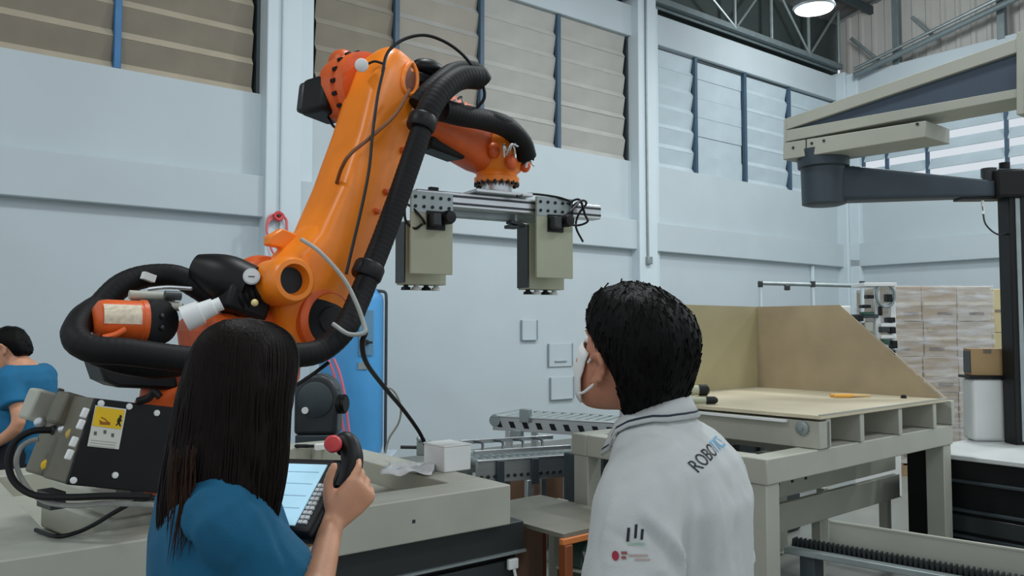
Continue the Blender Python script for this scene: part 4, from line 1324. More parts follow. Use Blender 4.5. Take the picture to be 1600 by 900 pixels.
for i, (px, py, ln_q, r, lab) in enumerate(((1082, 619, 0.20, 0.036, 'upper grey air nozzle with a dark end, lying on the deck behind the man'), (1092, 632, 0.20, 0.022, 'lower and thinner grey air nozzle lying on the deck behind the man'))):
    p = PH(px, py, 1.171)
    nz = thing('air_nozzle', lab, 'tool', p + Vector((0, 0, r + 0.002)), HEAD - PI / 2 - 0.05)
    MB().lathe((-0.16, 0, 0), (1, 0, 0), [(0, r * 0.6), (0.02, r * 0.9), (0.10, r), (0.20, r * 0.85)], n=16).build('barrel', M_GREYG, nz)
    MB().lathe((0.04, 0, 0), (1, 0, 0), [(0, r), (0.05, r), (0.065, r * 0.5)], n=16).build('dark_end', M_BLACK, nz)

# ------------------------------------------------------------------ conveyor and clutter below the table
uc = thing('lower_conveyor', 'low beige conveyor with two long beams passing under the pallet table', 'conveyor', (n1.x, n1.y, 0), TA)
u0, u1 = L(uc, PH(1130, 815, 0.62)), L(uc, PH(1440, 757, 0.62))
yy0 = 0.52
z1 = 0.69
u0, u1 = Vector((0.15, 0, 0)), Vector((lx + 0.30, 0, 0))
MB().box(((u0.x + u1.x) / 2, yy0, z1), (u1.x - u0.x, 0.05, 0.13)).build('side_beam', M_BEIGE, uc, bevel=0.005)
MB().box(((u0.x + u1.x) / 2, yy0 + 0.50, z1 + 0.03), (u1.x - u0.x, 0.05, 0.10)).build('side_beam', M_BEIGE, uc, bevel=0.005)
MB().box(((u0.x + u1.x) / 2, yy0 - 0.03, z1 - 0.17), (u1.x - u0.x, 0.04, 0.16)).build('lower_beam', M_BEIGE, uc, bevel=0.005)
for k in range(9):
    MB().cyl((u0.x + 0.08 + k * (u1.x - u0.x - 0.15) / 8, yy0 + 0.03, z1 + 0.03), (u0.x + 0.08 + k * (u1.x - u0.x - 0.15) / 8, yy0 + 0.47, z1 + 0.03), 0.025, n=12).build('roller', M_STEEL, uc)
for x in (u0.x + 0.45, (u0.x + u1.x) / 2 + 0.15, u1.x - 0.08):
    for y in (yy0 + 0.02, yy0 + 0.48):
        MB().box((x, y, 0.22), (0.06, 0.06, 0.44)).build('leg', M_BEIGE, uc, bevel=0.004)
for k in range(3):
    MB().box((u0.x + 0.75 + 0.15 * k, yy0 - 0.028, z1 + 0.02), (0.02, 0.006, 0.02)).build('bolt', M_DGREY, uc)
vb0 = Vector((n1.x, n1.y, 0))
wt = thing('white_tube', 'white flexible tube resting along the top of the low conveyor under the table', 'tube', (n1.x, n1.y, 0), TA)
zt2 = z1 + 0.10
MB().tube([(u0.x + 0.12, yy0 - 0.02, zt2), (u0.x + 0.35, yy0 - 0.01, zt2 + 0.03), (u0.x + 0.65, yy0 - 0.02, zt2 + 0.045), (u0.x + 0.95, yy0 + 0.0, zt2 + 0.015), (u1.x - 0.12, yy0, zt2)], 0.030, n=10).build('tube', M_WHITE, wt)
MB().lathe((u1.x - 0.13, yy0, zt2), (1, 0, 0), [(0, 0.026), (0.06, 0.026)], n=12).build('black_sleeve', M_BLACK, wt)
mc = thing('machine_module', 'dark machine module behind the low conveyor under the table', 'machine', (n1.x, n1.y, 0), TA)
MB().box((lx * 0.75, ly + 0.32, 0.40), (lx * 1.1, 0.35, 0.79)).build('body', M_DSTEEL, mc, bevel=0.01)
for k, c in enumerate((M_BLACK, M_STEEL, M_BLACK, M_DGREY)):
    MB().box((lx * (0.35 + 0.24 * k), ly + 0.135, 0.70), (0.24, 0.03, 0.12)).build('access_panel', c, mc, bevel=0.005)
for k in range(3):
    MB().box((lx * (0.4 + 0.28 * k), ly + 0.135, 0.40), (0.2, 0.03, 0.2)).build('lower_panel', M_PINK if k == 1 else M_DGREY, mc, bevel=0.005)
# stack of silver fittings seen between the man and the near leg
fs_ = thing('valve_manifold', 'stack of small silver and black valve fittings just left of the near table leg', 'valve', tb.matrix_basis @ Vector((0.0, 0.62, 0.0)) if False else Vector((n1.x - 0.06, n1.y + 0.30, 0)), TA)
MB().box((0, 0, 0.20), (0.14, 0.14, 0.40)).build('pillar', M_DGREY, fs_, bevel=0.006)
for k in range(5):
    MB().box((0.0, -0.01, 0.43 + k * 0.075), (0.24, 0.16, 0.035)).build('valve_body', M_ALU if k % 2 == 0 else M_WHITE, fs_, bevel=0.006)
    MB().box((0.0, 0.0, 0.468 + k * 0.075), (0.18, 0.12, 0.04)).build('spacer', M_BLACK, fs_)

# toothed rail that runs towards the camera at the lower right
a, b = PH(1228, 853, 0.56), PH(1560, 912, 0.56)
dv = (b - a).xy
rk = thing('rack_rail', 'long grey guide rail with a toothed rack, below the right end of the table', 'rail', (a.x, a.y, 0), math.atan2(dv.y, dv.x))
rl_ = dv.length + 0.9
MB().box((rl_ / 2, 0, 0.545), (rl_, 0.05, 0.03)).build('base_rail', M_STEEL, rk, bevel=0.004)
MB().box((rl_ / 2, 0.09, 0.535), (rl_, 0.13, 0.015)).build('tray', M_DSTEEL, rk)
g_ = L(rk, PH(1262, 827, 0.66))
MB().box((rl_ / 2 + 0.1, 0.16, 0.605), (rl_ - 0.1, 0.012, 0.13)).build('guard_plate', M_BEIGE, rk, bevel=0.002)
MB().box((rl_ / 2 + 0.1, 0.16, 0.673), (rl_ - 0.1, 0.022, 0.008)).build('guard_edge', M_BEIGE, rk)
tm = MB()
nt_ = int(rl_ / 0.022)
for k in range(nt_):
    x = (k + 0.5) * 0.022
    tm.prism([(x - 0.009, 0.06, 0.543), (x + 0.009, 0.06, 0.543), (x + 0.004, 0.06, 0.585), (x - 0.004, 0.06, 0.585)], (0, 0.05, 0))
ot = tm.build('rack_teeth', M_DGREY, rk, ang=0)
ot['kind'] = 'stuff'
for x in (0.10, rl_ * 0.5, rl_ - 0.1):
    MB().box((x, 0.06, 0.264), (0.07, 0.12, 0.527)).build('foot', M_DSTEEL, rk, bevel=0.004)

# ------------------------------------------------------------------ dark machine at the right edge
ZD = 0.80
d0 = PH(1505, 712, ZD)
d1 = PH(1437, 704, ZD)
dm = thing('packing_machine', 'low dark ribbed machine with a pale grey top at the right edge', 'machine', (d0.x, 0, 0))
yA, yB = d1.y + 0.03, 0.35
dd = MB().box((0.65, (yA + yB) / 2, 0.42), (1.30, yA - yB, 0.70)).build('body', M_BLACK, dm, bevel=0.01)
MB().box((0.65, (yA + yB) / 2, 0.785), (1.34, yA - yB + 0.04, 0.03)).build('table_top', mat('pale_grey_top', (196, 200, 198), 0.4, vary=0.04), dm, bevel=0.006)
MB().box((0.65, (yA + yB) / 2, 0.035), (1.2, yA - yB - 0.1, 0.07)).build('plinth', M_DGREY, dm)
for k, z in enumerate((0.64, 0.46, 0.30)):
    MB().box((-0.008, (yA + yB) / 2, z), (0.03, yA - yB - 0.04, 0.02)).build('rib', M_DSTEEL, dd, bevel=0.004)
for k in range(3):
    MB().box((-0.006, yA - 0.45 - 0.62 * k, 0.38), (0.02, 0.55, 0.10)).build('access_panel', mat('charcoal_door', (44, 50, 52)), dd, bevel=0.004)
sp = P(1456, 785, 4.95)
dpn = thing('dark_side_panel', 'flat dark upright panel standing just left of the right rear table leg', 'panel', (d1.x - 0.06, d1.y - 0.02, 0), 0.0)
MB().box((0.0, -0.04, 0.43), (0.025, 0.22, 0.85)).build('panel', M_BLACK, dpn, bevel=0.004)
MB().box((0.04, -0.10, 0.008), (0.03, 0.10, 0.016)).build('foot', M_DGREY, dpn)

# white bin and the small brown carton on its stand
wbp = PH(1547, 690, ZD)
wn = thing('white_bin', 'white upright bin on the pale machine top, under the small brown carton', 'bin', (wbp.x, wbp.y, ZD), HEAD - PI / 2 - 0.1)
zz1 = P(1547, 592, (wbp - EYE).dot(FWD)).z - ZD
MB().box((0, 0.08, zz1 / 2), (0.225, 0.18, zz1)).build('body', M_WHITE, wn, bevel=0.03, seg=4)
zc0 = P(1547, 586, (wbp - EYE).dot(FWD)).z
zc1 = P(1547, 544, (wbp - EYE).dot(FWD)).z
MB().box((0.02, 0.08, zz1 + 0.012), (0.30, 0.20, 0.02)).build('dark_shelf', M_BLACK, wn, bevel=0.004)
MB().box((0.135, 0.08, zz1 / 2), (0.035, 0.05, zz1)).build('bracket_post', M_DGREY, wn, bevel=0.004)
sc = thing('small_carton', 'small brown carton on the dark shelf above the white bin', 'carton', (wbp.x, wbp.y, ZD + zz1 + 0.023), HEAD - PI / 2 - 0.22)
hb_ = zc1 - zc0
MB().box((0.0, 0.09, hb_ / 2), (0.215, 0.17, hb_)).build('body', mat('brown_carton', (176, 146, 104), 0.75, vary=0.06), sc, bevel=0.004)
MB().box((0.0, 0.004, hb_ * 0.9), (0.05, 0.002, hb_ * 0.16)).build('tape', M_CPRINT, sc)
MB().box((-0.11, 0.09, hb_ * 0.5), (0.004, 0.15, hb_ * 0.8)).build('dark_side', M_DSTEEL, sc)  # dark sheet over most of the carton's left side
MB().box((0.106, 0.003, hb_ * 0.5), (0.006, 0.004, hb_ * 0.96)).build('dark_edge', M_DGREY, sc)

# ------------------------------------------------------------------ overhead arm machine
XM = 5.19
ov = thing('overhead_arm', 'beige and dark overhead arm machine on a black column, upper right', 'machine', (0, 0, 0))
pr = lambda pts, ext, nm, m, par=ov, x=XM, dx=0.0, **k: MB().prism([PX(a_, b_, x) + Vector((dx, 0, 0)) for a_, b_ in pts], ext).build(nm, m, par, **k)
EX = (0.30, 0, 0)
ua = pr([(1225, 186), (1597, 57), (1597, 79), (1228, 203)], EX, 'upper_chord', M_BEIGE, bevel=0.004)
pr([(1225, 204), (1597, 137), (1597, 151), (1225, 222)], EX, 'lower_chord', M_BEIGE, bevel=0.004)
pr([(1226, 203), (1596, 76), (1596, 139), (1226, 206)], (0.24, 0, 0), 'web_panel', mat('slate_panel', (62, 76, 92), 0.5), dx=0.03)
pr([(1589, 52), (1601, 48), (1601, 178), (1589, 180)], (0.34, 0, 0), 'end_plate', M_BEIGE, dx=-0.01, bevel=0.004)
pr([(1225, 187), (1229, 186), (1229, 222), (1225, 223)], (0.30, 0, 0), 'nose_plate', M_BEIGE, dx=-0.003)
lw = pr([(1224, 223.5), (1447, 188.5), (1447, 214), (1224, 250)], (0.33, 0, 0), 'drive_housing', M_BEIGE, dx=-0.004, bevel=0.005)
pr([(1259.5, 218), (1261, 218), (1261, 245), (1259.5, 245)], (0.004, 0, 0), 'seam', M_DGREY, lw, dx=-0.007)
for a_, b_ in ((1269, 224), (1288, 220), (1434, 194), (1240, 231)):
    c = PX(a_, b_, XM)
    MB().cyl((c.x - 0.003, c.y, c.z), (c.x - 0.009, c.y, c.z), 0.010, n=8).build('bolt', M_DGREY, lw)
# joint drum below the housing
jz1 = PX(1287, 244, XM + 0.16).z
jz0 = PX(1287, 321, XM + 0.16).z
jc_ = PX(1287, 290, XM + 0.17)
jc_ = Vector((jc_.x, jc_.y, 0))
m_sl = mat('slate_metal', (54, 66, 74), 0.45, 0.2, vary=0.08)
MB().lathe((jc_.x, jc_.y, jz0), (0, 0, 1), [(0, 0.12), (0.01, 0.15), (jz1 - jz0 - 0.09, 0.155), (jz1 - jz0 - 0.08, 0.175), (jz1 - jz0 + 0.04, 0.18)], n=40).build('joint_drum', m_sl, ov)
# lower arm to the column
cb_ = P(1594, 690, 5.75)
top_ = P(1594, 262, 5.75)
e1 = Vector((cb_.x, cb_.y, P(1594, 296, 5.75).z))
zj = (P(1325, 292, 5.9)).z
d_ = (Vector((e1.x, e1.y, 0)) - jc_).normalized()
nrm = Vector((-d_.y, d_.x, 0))
h0_ = 0.122
MB().sup([(Vector((jc_.x, jc_.y, zj)) + d_ * 0.05, nrm * 0.11, UP * h0_, 8), (Vector((jc_.x, jc_.y, zj + 0.0)) + d_ * 0.18, nrm * 0.11, UP * h0_, 8), (e1 - d_ * 0.18, nrm * 0.075, UP * 0.058, 8), (e1 - d_ * 0.03, nrm * 0.075, UP * 0.055, 8)], n=32).build('lower_arm', m_sl, ov)
MB().box(e1 + Vector((0, 0, 0.03)) - d_ * 0.06, (0.20, 0.22, 0.20), Matrix.Rotation(math.atan2(d_.y, d_.x), 3, 'Z')).build('column_clamp', M_BLACK, ov, bevel=0.02)
c = e1 - d_ * 0.16 + Vector((0, 0, 0.06))
MB().cyl(c, c + Vector((0, 0, 0.09)), 0.05, n=18).build('clamp_motor', M_DGREY, ov)
MB().tube([e1 - d_ * 0.22 + UP * 0.05, e1 - d_ * 0.18 + UP * 0.10, e1 - d_ * 0.10 + UP * 0.07], 0.01).build('lead', M_STEEL, ov)
MB().cyl(e1 + UP * 0.12 - d_ * 0.05, e1 + UP * 0.19 - d_ * 0.05, 0.035, n=14).build('cap', M_BLACK, ov)
MB().box(e1 - d_ * 0.24 - UP * 0.068, (0.28, 0.12, 0.016), Matrix.Rotation(math.atan2(d_.y, d_.x), 3, 'Z')).build('under_plate', M_BLACK, ov)
co = MB().box((e1.x, e1.y, (e1.z - 0.05 + 0.801) / 2), (0.14, 0.14, e1.z - 0.05 - 0.801), Matrix.Rotation(HEAD - PI / 2, 3, 'Z')).build('column', M_BLACK, ov, bevel=0.006)
MB().box(Vector((e1.x, e1.y, (e1.z - 0.05) / 2 + 0.4)) - FWD * 0.072 - RGT * 0.015, (0.03, 0.01, e1.z - 0.9), Matrix.Rotation(HEAD - PI / 2, 3, 'Z')).build('guide_rail', M_STEEL, co)
MB().tube([P(1535, 314, 5.72), P(1536, 330, 5.70), P(1540, 350, 5.70), P(1556, 365, 5.70), P(1572, 366, 5.72), P(1582, 358, 5.73)], 0.006).build('hanging_lead', M_DGREY, ov)
MB().cyl(P(1535, 314, 5.72), P(1536, 335, 5.70), 0.011, n=8).build('lead_sleeve', M_WHITE, ov)

# ------------------------------------------------------------------ cartons stacked on a pallet
ZS = 9.0
a0, a1 = P(1395, 700, ZS), P(1557, 700, ZS)
sw = (a1 - a0).length
pa = thing('pallet', 'wooden pallet under the stack of wrapped cartons near the end wall', 'pallet', Vector((a0.x, a0.y, 0)), HEAD - PI / 2)
MW = mat('pallet_wood', (164, 136, 100), 0.8, vary=0.12, scale=6)
for k in range(7):
    MB().box((0.06 + k * (sw - 0.12) / 6, 0.45, 0.12), (0.10, 0.9, 0.02)).build('board', MW, pa)
for k in range(3):
    MB().box((sw / 2, 0.05 + 0.4 * k, 0.055), (sw, 0.09, 0.11)).build('bearer', MW, pa)
zt = P(1476, 447, ZS).z
rh_ = (zt - 0.131) / 5
random.seed(5)
ROWS = ('bottom', 'second', 'middle', 'fourth', 'top')
COLS = ('left', 'centre', 'right')
for r in range(5):
    offs = [0, 0.335, 0.66, 1.0] if r % 2 else [0, 0.32, 0.665, 1.0]
    for c in range(3):
        x0, x1 = offs[c] * sw + 0.004, offs[c + 1] * sw - 0.004
        o = thing('carton', 'wrapped shipping carton in the %s row, %s column of the pallet stack' % (ROWS[r], COLS[c]), 'carton',
                  Vector((a0.x, a0.y, 0.1315 + r * rh_)) + RGT * ((x0 + x1) / 2) + FWD * random.uniform(0, 0.015), HEAD - PI / 2, 'cartons stacked on the pallet')
        MB().box((0, 0.44, rh_ / 2 - 0.001), (x1 - x0, 0.86, rh_ - 0.003)).build('body', M_CARTON2 if c == 2 else M_CARTON, o, bevel=0.008)
        MB().box((0, 0.0085, rh_ * 0.5), (x1 - x0 - 0.03, 0.003, 0.035)).build('tape', mat('pale_tape', (198, 186, 164), 0.4), o)
        if r != 2 or c != 2:
            MB().box((random.uniform(-.06, .06), 0.0075, rh_ * 0.22), (0.16, 0.003, 0.035)).build('printed_bar', M_CPRINT, o)
        if (r + c) % 2 == 0:
            MB().box((random.uniform(-.08, .08), 0.0075, rh_ * 0.76), (0.12, 0.003, 0.05)).build('printed_mark', mat('faint_carton_print', (166, 148, 122), 0.7, vary=0.2, scale=40), o)
# clear film pulled round the stack
fm_ = bpy.data.materials.new('stretch_film')
fm_.use_nodes = True
nt = fm_.node_tree
nt.nodes.clear()
out = nt.nodes.new('ShaderNodeOutputMaterial')
mix = nt.nodes.new('ShaderNodeMixShader')
tp = nt.nodes.new('ShaderNodeBsdfTransparent')
gl_ = nt.nodes.new('ShaderNodeBsdfPrincipled')
gl_.inputs['Base Color'].default_value = srgb(232, 236, 240)
gl_.inputs['Roughness'].default_value = 0.25
tc = nt.nodes.new('ShaderNodeTexCoord')
mp = nt.nodes.new('ShaderNodeMapping')
mp.inputs['Scale'].default_value = (1.2, 1, 7)
mp.inputs['Rotation'].default_value = (0, 0.12, 0)
nz = nt.nodes.new('ShaderNodeTexNoise')
nz.inputs['Scale'].default_value = 2.2
nz.inputs['Detail'].default_value = 6
cr = nt.nodes.new('ShaderNodeValToRGB')
cr.color_ramp.elements[0].position = 0.42
cr.color_ramp.elements[0].color = (0.10, 0.10, 0.10, 1)
cr.color_ramp.elements[1].position = 0.72
cr.color_ramp.elements[1].color = (0.62, 0.62, 0.62, 1)
nt.links.new(tc.outputs['Object'], mp.inputs['Vector'])
nt.links.new(mp.outputs['Vector'], nz.inputs['Vector'])
nt.links.new(nz.outputs['Fac'], cr.inputs['Fac'])
nt.links.new(cr.outputs['Color'], mix.inputs['Fac'])
nt.links.new(tp.outputs[0], mix.inputs[1])
nt.links.new(gl_.outputs[0], mix.inputs[2])
nt.links.new(mix.outputs[0], out.inputs['Surface'])
fb = MB()
fb.add([(-0.012, -0.012, 0.14), (sw + 0.012, -0.012, 0.14), (sw + 0.012, 0.92, 0.14), (-0.012, 0.92, 0.14), (-0.012, -0.012, zt + 0.01), (sw + 0.012, -0.012, zt + 0.01), (sw + 0.012, 0.92, zt + 0.01), (-0.012, 0.92, zt + 0.01)], [(0, 1, 5, 4), (1, 2, 6, 5), (2, 3, 7, 6), (3, 0, 4, 7)])
fo = fb.build('stretch_film', fm_, ang=0)
fo.location = (a0.x, a0.y, 0)
fo.rotation_euler = (0, 0, HEAD - PI / 2)
tag(fo, 'clear wrinkled stretch film pulled around the carton stack', 'film')
# second stack further right
a2, a3 = P(1562, 700, 9.6), P(1640, 700, 9.6)
for r in range(4):
    zq = (P(1580, 451, 9.6).z) / 4
    o = thing('carton', ('lowest', 'lower', 'upper', 'highest')[r] + ' yellowish carton of the narrow stack beside the wrapped cartons', 'carton', Vector((a2.x, a2.y, r * zq)) + RGT * 0.30, HEAD - PI / 2, 'cartons in the narrow stack')
    MB().box((0, 0.4, zq / 2), (0.58, 0.7, zq - 0.004)).build('body', mat('yellow_carton', (190, 176, 134), 0.75, vary=0.06), o, bevel=0.008)
    MB().box((0, 0.0485, zq / 2), (0.56, 0.003, 0.03)).build('tape', M_CPRINT, o)

# ------------------------------------------------------------------ white filling machine behind the bin, and the pipe fence
fmz = 8.0
fmr = P(1362, 600, fmz)
fmx = thing('filling_machine', 'white machine with black and green parts between the corner bin and the wrapped cartons', 'machine', (fmr.x, fmr.y, 0), HEAD - PI / 2)
ff = lambda px, py, y=0.0: (lambda v: Vector((v.x, y, v.z)))(LP(fmx, px, py, fmz))
for px, ytop in ((1337, 505), (1369, 443), (1393, 446)):
    t0 = ff(px, ytop)
    MB().box((t0.x, 0, t0.z / 2), (0.05, 0.05, t0.z)).build('post', M_WHITE, fmx, bevel=0.006)
for py, x0, x1, m in ((445, 1345, 1396, M_WHITE), (494, 1336, 1368, M_DSTEEL), (508, 1372, 1394, M_WHITE), (526, 1372, 1396, M_WHITE), (530, 1346, 1366, M_WHITE), (548, 1360, 1396, M_STEEL)):
    p0, p1 = ff(x0, py), ff(x1, py)
    MB().box(((p0.x + p1.x) / 2, 0.08, p0.z), (p1.x - p0.x, 0.30, 0.035)).build('shelf', m, fmx, bevel=0.004)
MG = mat('dark_green_part', (40, 80, 64), 0.5)
random.seed(21)
for px, py, w_, h_, m in ((1354, 464, 10, 6, M_BLACK), (1349, 479, 14, 5, M_BLACK), (1352, 490, 18, 5, MG), (1340, 497, 8, 10, M_BLACK), (1384, 466, 8, 12, M_BLACK), (1372, 486, 4, 14, M_BLACK), (1388, 500, 12, 8, M_BLACK),
                          (1378, 515, 14, 9, M_DGREY), (1390, 516, 8, 10, M_BLACK), (1379, 534, 10, 8, MG), (1391, 538, 8, 12, M_BLACK), (1352, 511, 12, 14, M_BEIGE), (1345, 518, 8, 8, M_DGREY), (1386, 552, 12, 10, M_BLACK), (1366, 540, 10, 12, M_WHITE), (1316, 500, 14, 12, M_BEIGE2), (1322, 516, 14, 10, M_DGREY)):
    c = ff(px, py)
    k_ = fmz / 1287
    MB().box((c.x, -0.04 + random.uniform(-.02, .02), c.z), (w_ * k_, 0.09, h_ * k_)).build('module', m, fmx, bevel=0.006)
c = ff(1380, 462)
ring = [Vector((c.x + 0.09 * math.cos(a), -0.05, c.z + 0.11 * math.sin(a))) for a in [2 * PI * k / 20 for k in range(21)]]
MB().tube(ring, 0.014, per=1).build('hoop', M_STEEL, fmx)
MB().prism([ff(1312, 478), ff(1330, 478), ff(1330, 560), ff(1312, 560)], (0, 0.3, 0)).build('white_cover', M_WHITE, fmx, bevel=0.01)
MB().box((0, 0.1, 0.3), (0.45, 0.4, 0.6)).build('base', M_WHITE, fmx, bevel=0.01)

fn0, fn1 = P(1188, 444, 9.2), P(1347, 444, 9.2)
pf = thing('pipe_fence', 'thin white pipe fence standing behind the corner bin', 'fence', (fn0.x, fn0.y, 0), HEAD - PI / 2)
fl_ = (fn1 - fn0).length
zf = fn0.z
for f in (0.0, 0.515, 1.0):
    MB().cyl((fl_ * f, 0, 0), (fl_ * f, 0, zf), 0.02, n=10).build('post', M_COLUMN, pf)
    MB().box((fl_ * f, 0, zf), (0.05, 0.05, 0.07)).build('clamp', M_DGREY, pf, bevel=0.008)
MB().cyl((0, 0, zf + 0.01), (fl_, 0, zf - 0.02), 0.022, n=10).build('top_pipe', M_STEEL, pf)
MB().box((0.26 * fl_, -0.01, zf - 0.04), (0.06, 0.05, 0.06)).build('clip', M_DGREY, pf, bevel=0.01)
# ------------------------------------------------------------------ people
HEADSEC = ((-.118, .024, .078, .040), (-.105, .040, .090, .012), (-.085, .052, .093, -.025), (-.055, .062, .091, -.058), (-.02, .069, .089, -.082), (.012, .073, .087, -.093),
           (.042, .075, .091, -.098), (.072, .070, .086, -.093), (.094, .057, .068, -.076), (.110, .036, .042, -.050), (.119, .012, .014, -.018))


def add_head(mb, M, k=1.0):
    v = lambda x, y, z: M @ Vector((x * k, y * k, z * k))
    d = lambda x, y, z: M.to_3x3() @ Vector((x * k, y * k, z * k))
    mb.sup([(v(0, (yf + yb) / 2, z), d(hw, 0, 0), d(0, (yf - yb) / 2, 0), 2.3) for z, hw, yf, yb in HEADSEC], n=28)
    # nose
    mb.sup([(v(0, .086, .022), d(.008, 0, 0), d(0, .012, 0)), (v(0, .098, -.010), d(.011, 0, 0), d(0, .016, 0)), (v(0, .105, -.026), d(.017, 0, 0), d(0, .016, 0)), (v(0, .094, -.040), d(.013, 0, 0), d(0, .012, 0))], n=12)
    # lips, chin, brow
    R = M.to_3x3()
    mb.ball(v(0, .090, -.062), (.024 * k, .010 * k, .007 * k), 12, 6, R)
    mb.ball(v(0, .088, -.074), (.021 * k, .010 * k, .007 * k), 12, 6, R)
    mb.ball(v(0, .080, -.100), (.022 * k, .018 * k, .016 * k), 12, 8, R)
    for sx in (-1, 1):
        mb.ball(v(sx * .032, .083, .026), (.022 * k, .010 * k, .006 * k), 12, 6, R)
        mb.ball(v(sx * .040, .070, -.030), (.022 * k, .016 * k, .018 * k), 12, 8, R)
        # ear: rim, bowl and lobe
        for a in range(7):
            t = -1.2 + a * 0.62
            mb.ball(v(sx * (.083 + .008 * math.sin(max(0, t))), -.012 - .017 * math.cos(t) * 1.0, -.004 + .028 * math.sin(t)), (.0065 * k, .008 * k, .009 * k), 8, 6, R)
        mb.ball(v(sx * .075, -.012, -.004), (.006 * k, .016 * k, .026 * k), 10, 8, R)
        mb.ball(v(sx * .077, -.004, -.034), (.006 * k, .008 * k, .010 * k), 8, 6, R)


def head_details(M, parent, k=1.0, skin=None, hidden_eyes=False):
    v = lambda x, y, z: M @ Vector((x * k, y * k, z * k))
    R = M.to_3x3()
    for sx in (-1, 1):
        e = MB().ball(v(sx * .032, .081, .010), (.014 * k, .010 * k, .0085 * k), 14, 10, R).build('eye', M_WHITE, parent)
        MB().ball(v(sx * .032, .0895, .010), (.006 * k, .003 * k, .006 * k), 10, 6, R).build('iris', M_BLACK, e)
        MB().ball(v(sx * .031, .090, .031), (.015 * k, .004 * k, .0035 * k), 12, 6, R).build('eyebrow', M_HAIRB, parent)
    MB().ball(v(0, .097, -.066), (.022 * k, .0045 * k, .007 * k), 14, 6, R).build('lips', mat('lip_skin', (166, 92, 86), 0.5), parent)


def add_hand(mb, M, side, curl=(.5, .6, .7), spread=0.0, thumb=((.030, .022, -.004), (.052, .052, -.016), (.056, .080, -.026), (.052, .100, -.034)), k=1.0, curls=None):
    """M: wrist at the origin, +y to the knuckles, +z the back of the hand, +x the thumb side"""
    v = lambda x, y, z: M @ Vector((x * k, y * k, z * k))
    d = lambda x, y, z: M.to_3x3() @ Vector((x * k, y * k, z * k))
    mb.sup([(v(0, -.02, 0), d(.024, 0, 0), d(0, 0, .018), 2.2), (v(0, .01, 0), d(.028, 0, 0), d(0, 0, .017), 2.6), (v(.002, .05, 0), d(.039, 0, 0), d(0, 0, .015), 3), (v(0, .086, 0), d(.041, 0, 0), d(0, 0, .012), 3), (v(0, .098, -.002), d(.036, 0, 0), d(0, 0, .008), 2.6)], n=20)
    for i, (bx_, ln_, r) in enumerate(((.031, .070, .0088), (.0105, .078, .0090), (-.010, .073, .0086), (-.030, .057, .0076))):
        c = curls[i] if curls else curl
        p = Vector((bx_, .086, -.001))
        a = 0.0
        pts = [p.copy()]
        for s, f in enumerate((.45, .31, .24)):
            a += c[s]
            p = p + Vector((spread * (bx_ * 10) * ln_ * f, math.cos(a) * ln_ * f, -math.sin(a) * ln_ * f))
            pts.append(p.copy())
        mb.tube([v(*q) for q in pts], lambda f, r=r: r * k * (1.06 - .28 * f), n=10, per=4)
        mb.ball(v(*pts[-1]), r * .80 * k, 10, 6)
        mb.ball(v(*pts[1]), r * 1.02 * k, 10, 6)
    mb.tube([v(*q) for q in thumb], lambda f: .0125 * k * (1.05 - .30 * f), n=10, per=4)
    mb.ball(v(*thumb[-1]), .0085 * k, 10, 6)


def hand_frame(wrist, y, z, side):
    y = y.normalized()
    z = (z - y * z.dot(y)).normalized()
    x = z.cross(y) if side == 'R' else y.cross(z)
    m = Matrix((x, y, z)).transposed().to_4x4()
    m.translation = wrist
    return m


def limb(mb, pts, rs, n=14):
    pts = [Vector(p) for p in pts]
    q = spline(pts, 5)
    m = len(q) - 1
    rs_ = []
    for i in range(m + 1):
        f = i / m * (len(rs) - 1)
        a = int(min(f, len(rs) - 2))
        rs_.append(rs[a] + (rs[a + 1] - rs[a]) * (f - a))
    mb.tube(q, lambda f: rs_[min(m, int(round(f * m)))], n=n, per=0)


def legs(mb, hip=.095, z=.90, r=1.0):
    for sx in (-1, 1):
        limb(mb, [(sx * hip, 0, z), (sx * hip * 1.02, .015, z * .53), (sx * hip, -.02, .09)], [.088 * r, .070 * r, .052 * r, .048 * r, .038 * r])
        mb.sup([((sx * hip, -.065, .04), (.028, 0, 0), (0, 0, .03)), ((sx * hip, -.02, .05), (.035, 0, 0), (0, 0, .045)), ((sx * hip, .06, .038), (.040, 0, 0), (0, 0, .034)), ((sx * hip, .14, .026), (.040, 0, 0), (0, 0, .022)), ((sx * hip, .175, .022), (.022, 0, 0), (0, 0, .014))], n=16)


def torso(mb, secs, grow=0.0, n=28, e=2.5):
    mb.sup([((cx, cy, z), (rx + grow, 0, 0), (0, ry + grow, 0), e) for z, cx, cy, rx, ry in secs], n=n)


def trousers_and_shoes(parent, hip, z, r=1.0):
    mb = MB()
    for sx in (-1, 1):
        limb(mb, [(sx * hip, 0, z + .02), (sx * hip * 1.02, .012, z * .53), (sx * hip, -.02, .10)], [.108 * r, .090 * r, .075 * r, .070 * r, .068 * r])
    mb.sup([((0, 0, z - .10), (.15, 0, 0), (0, .105, 0), 2.6), ((0, 0, z + .0), (.172, 0, 0), (0, .118, 0), 2.6), ((0, 0, z + .10), (.155, 0, 0), (0, .112, 0), 2.6)])
    t = mb.build('trousers', M_NAVY, parent)
    remesh(t, .010, 3)
    for sx in (-1, 1):
        MB().sup([((sx * hip, -.085, .045), (.034, 0, 0), (0, 0, .043)), ((sx * hip, -.03, .05), (.045, 0, 0), (0, 0, .049)), ((sx * hip, .06, .042), (.050, 0, 0), (0, 0, .041)), ((sx * hip, .15, .032), (.050, 0, 0), (0, 0, .031)), ((sx * hip, .20, .026), (.028, 0, 0), (0, 0, .022))], n=20).build('shoe', M_BLACK, parent)


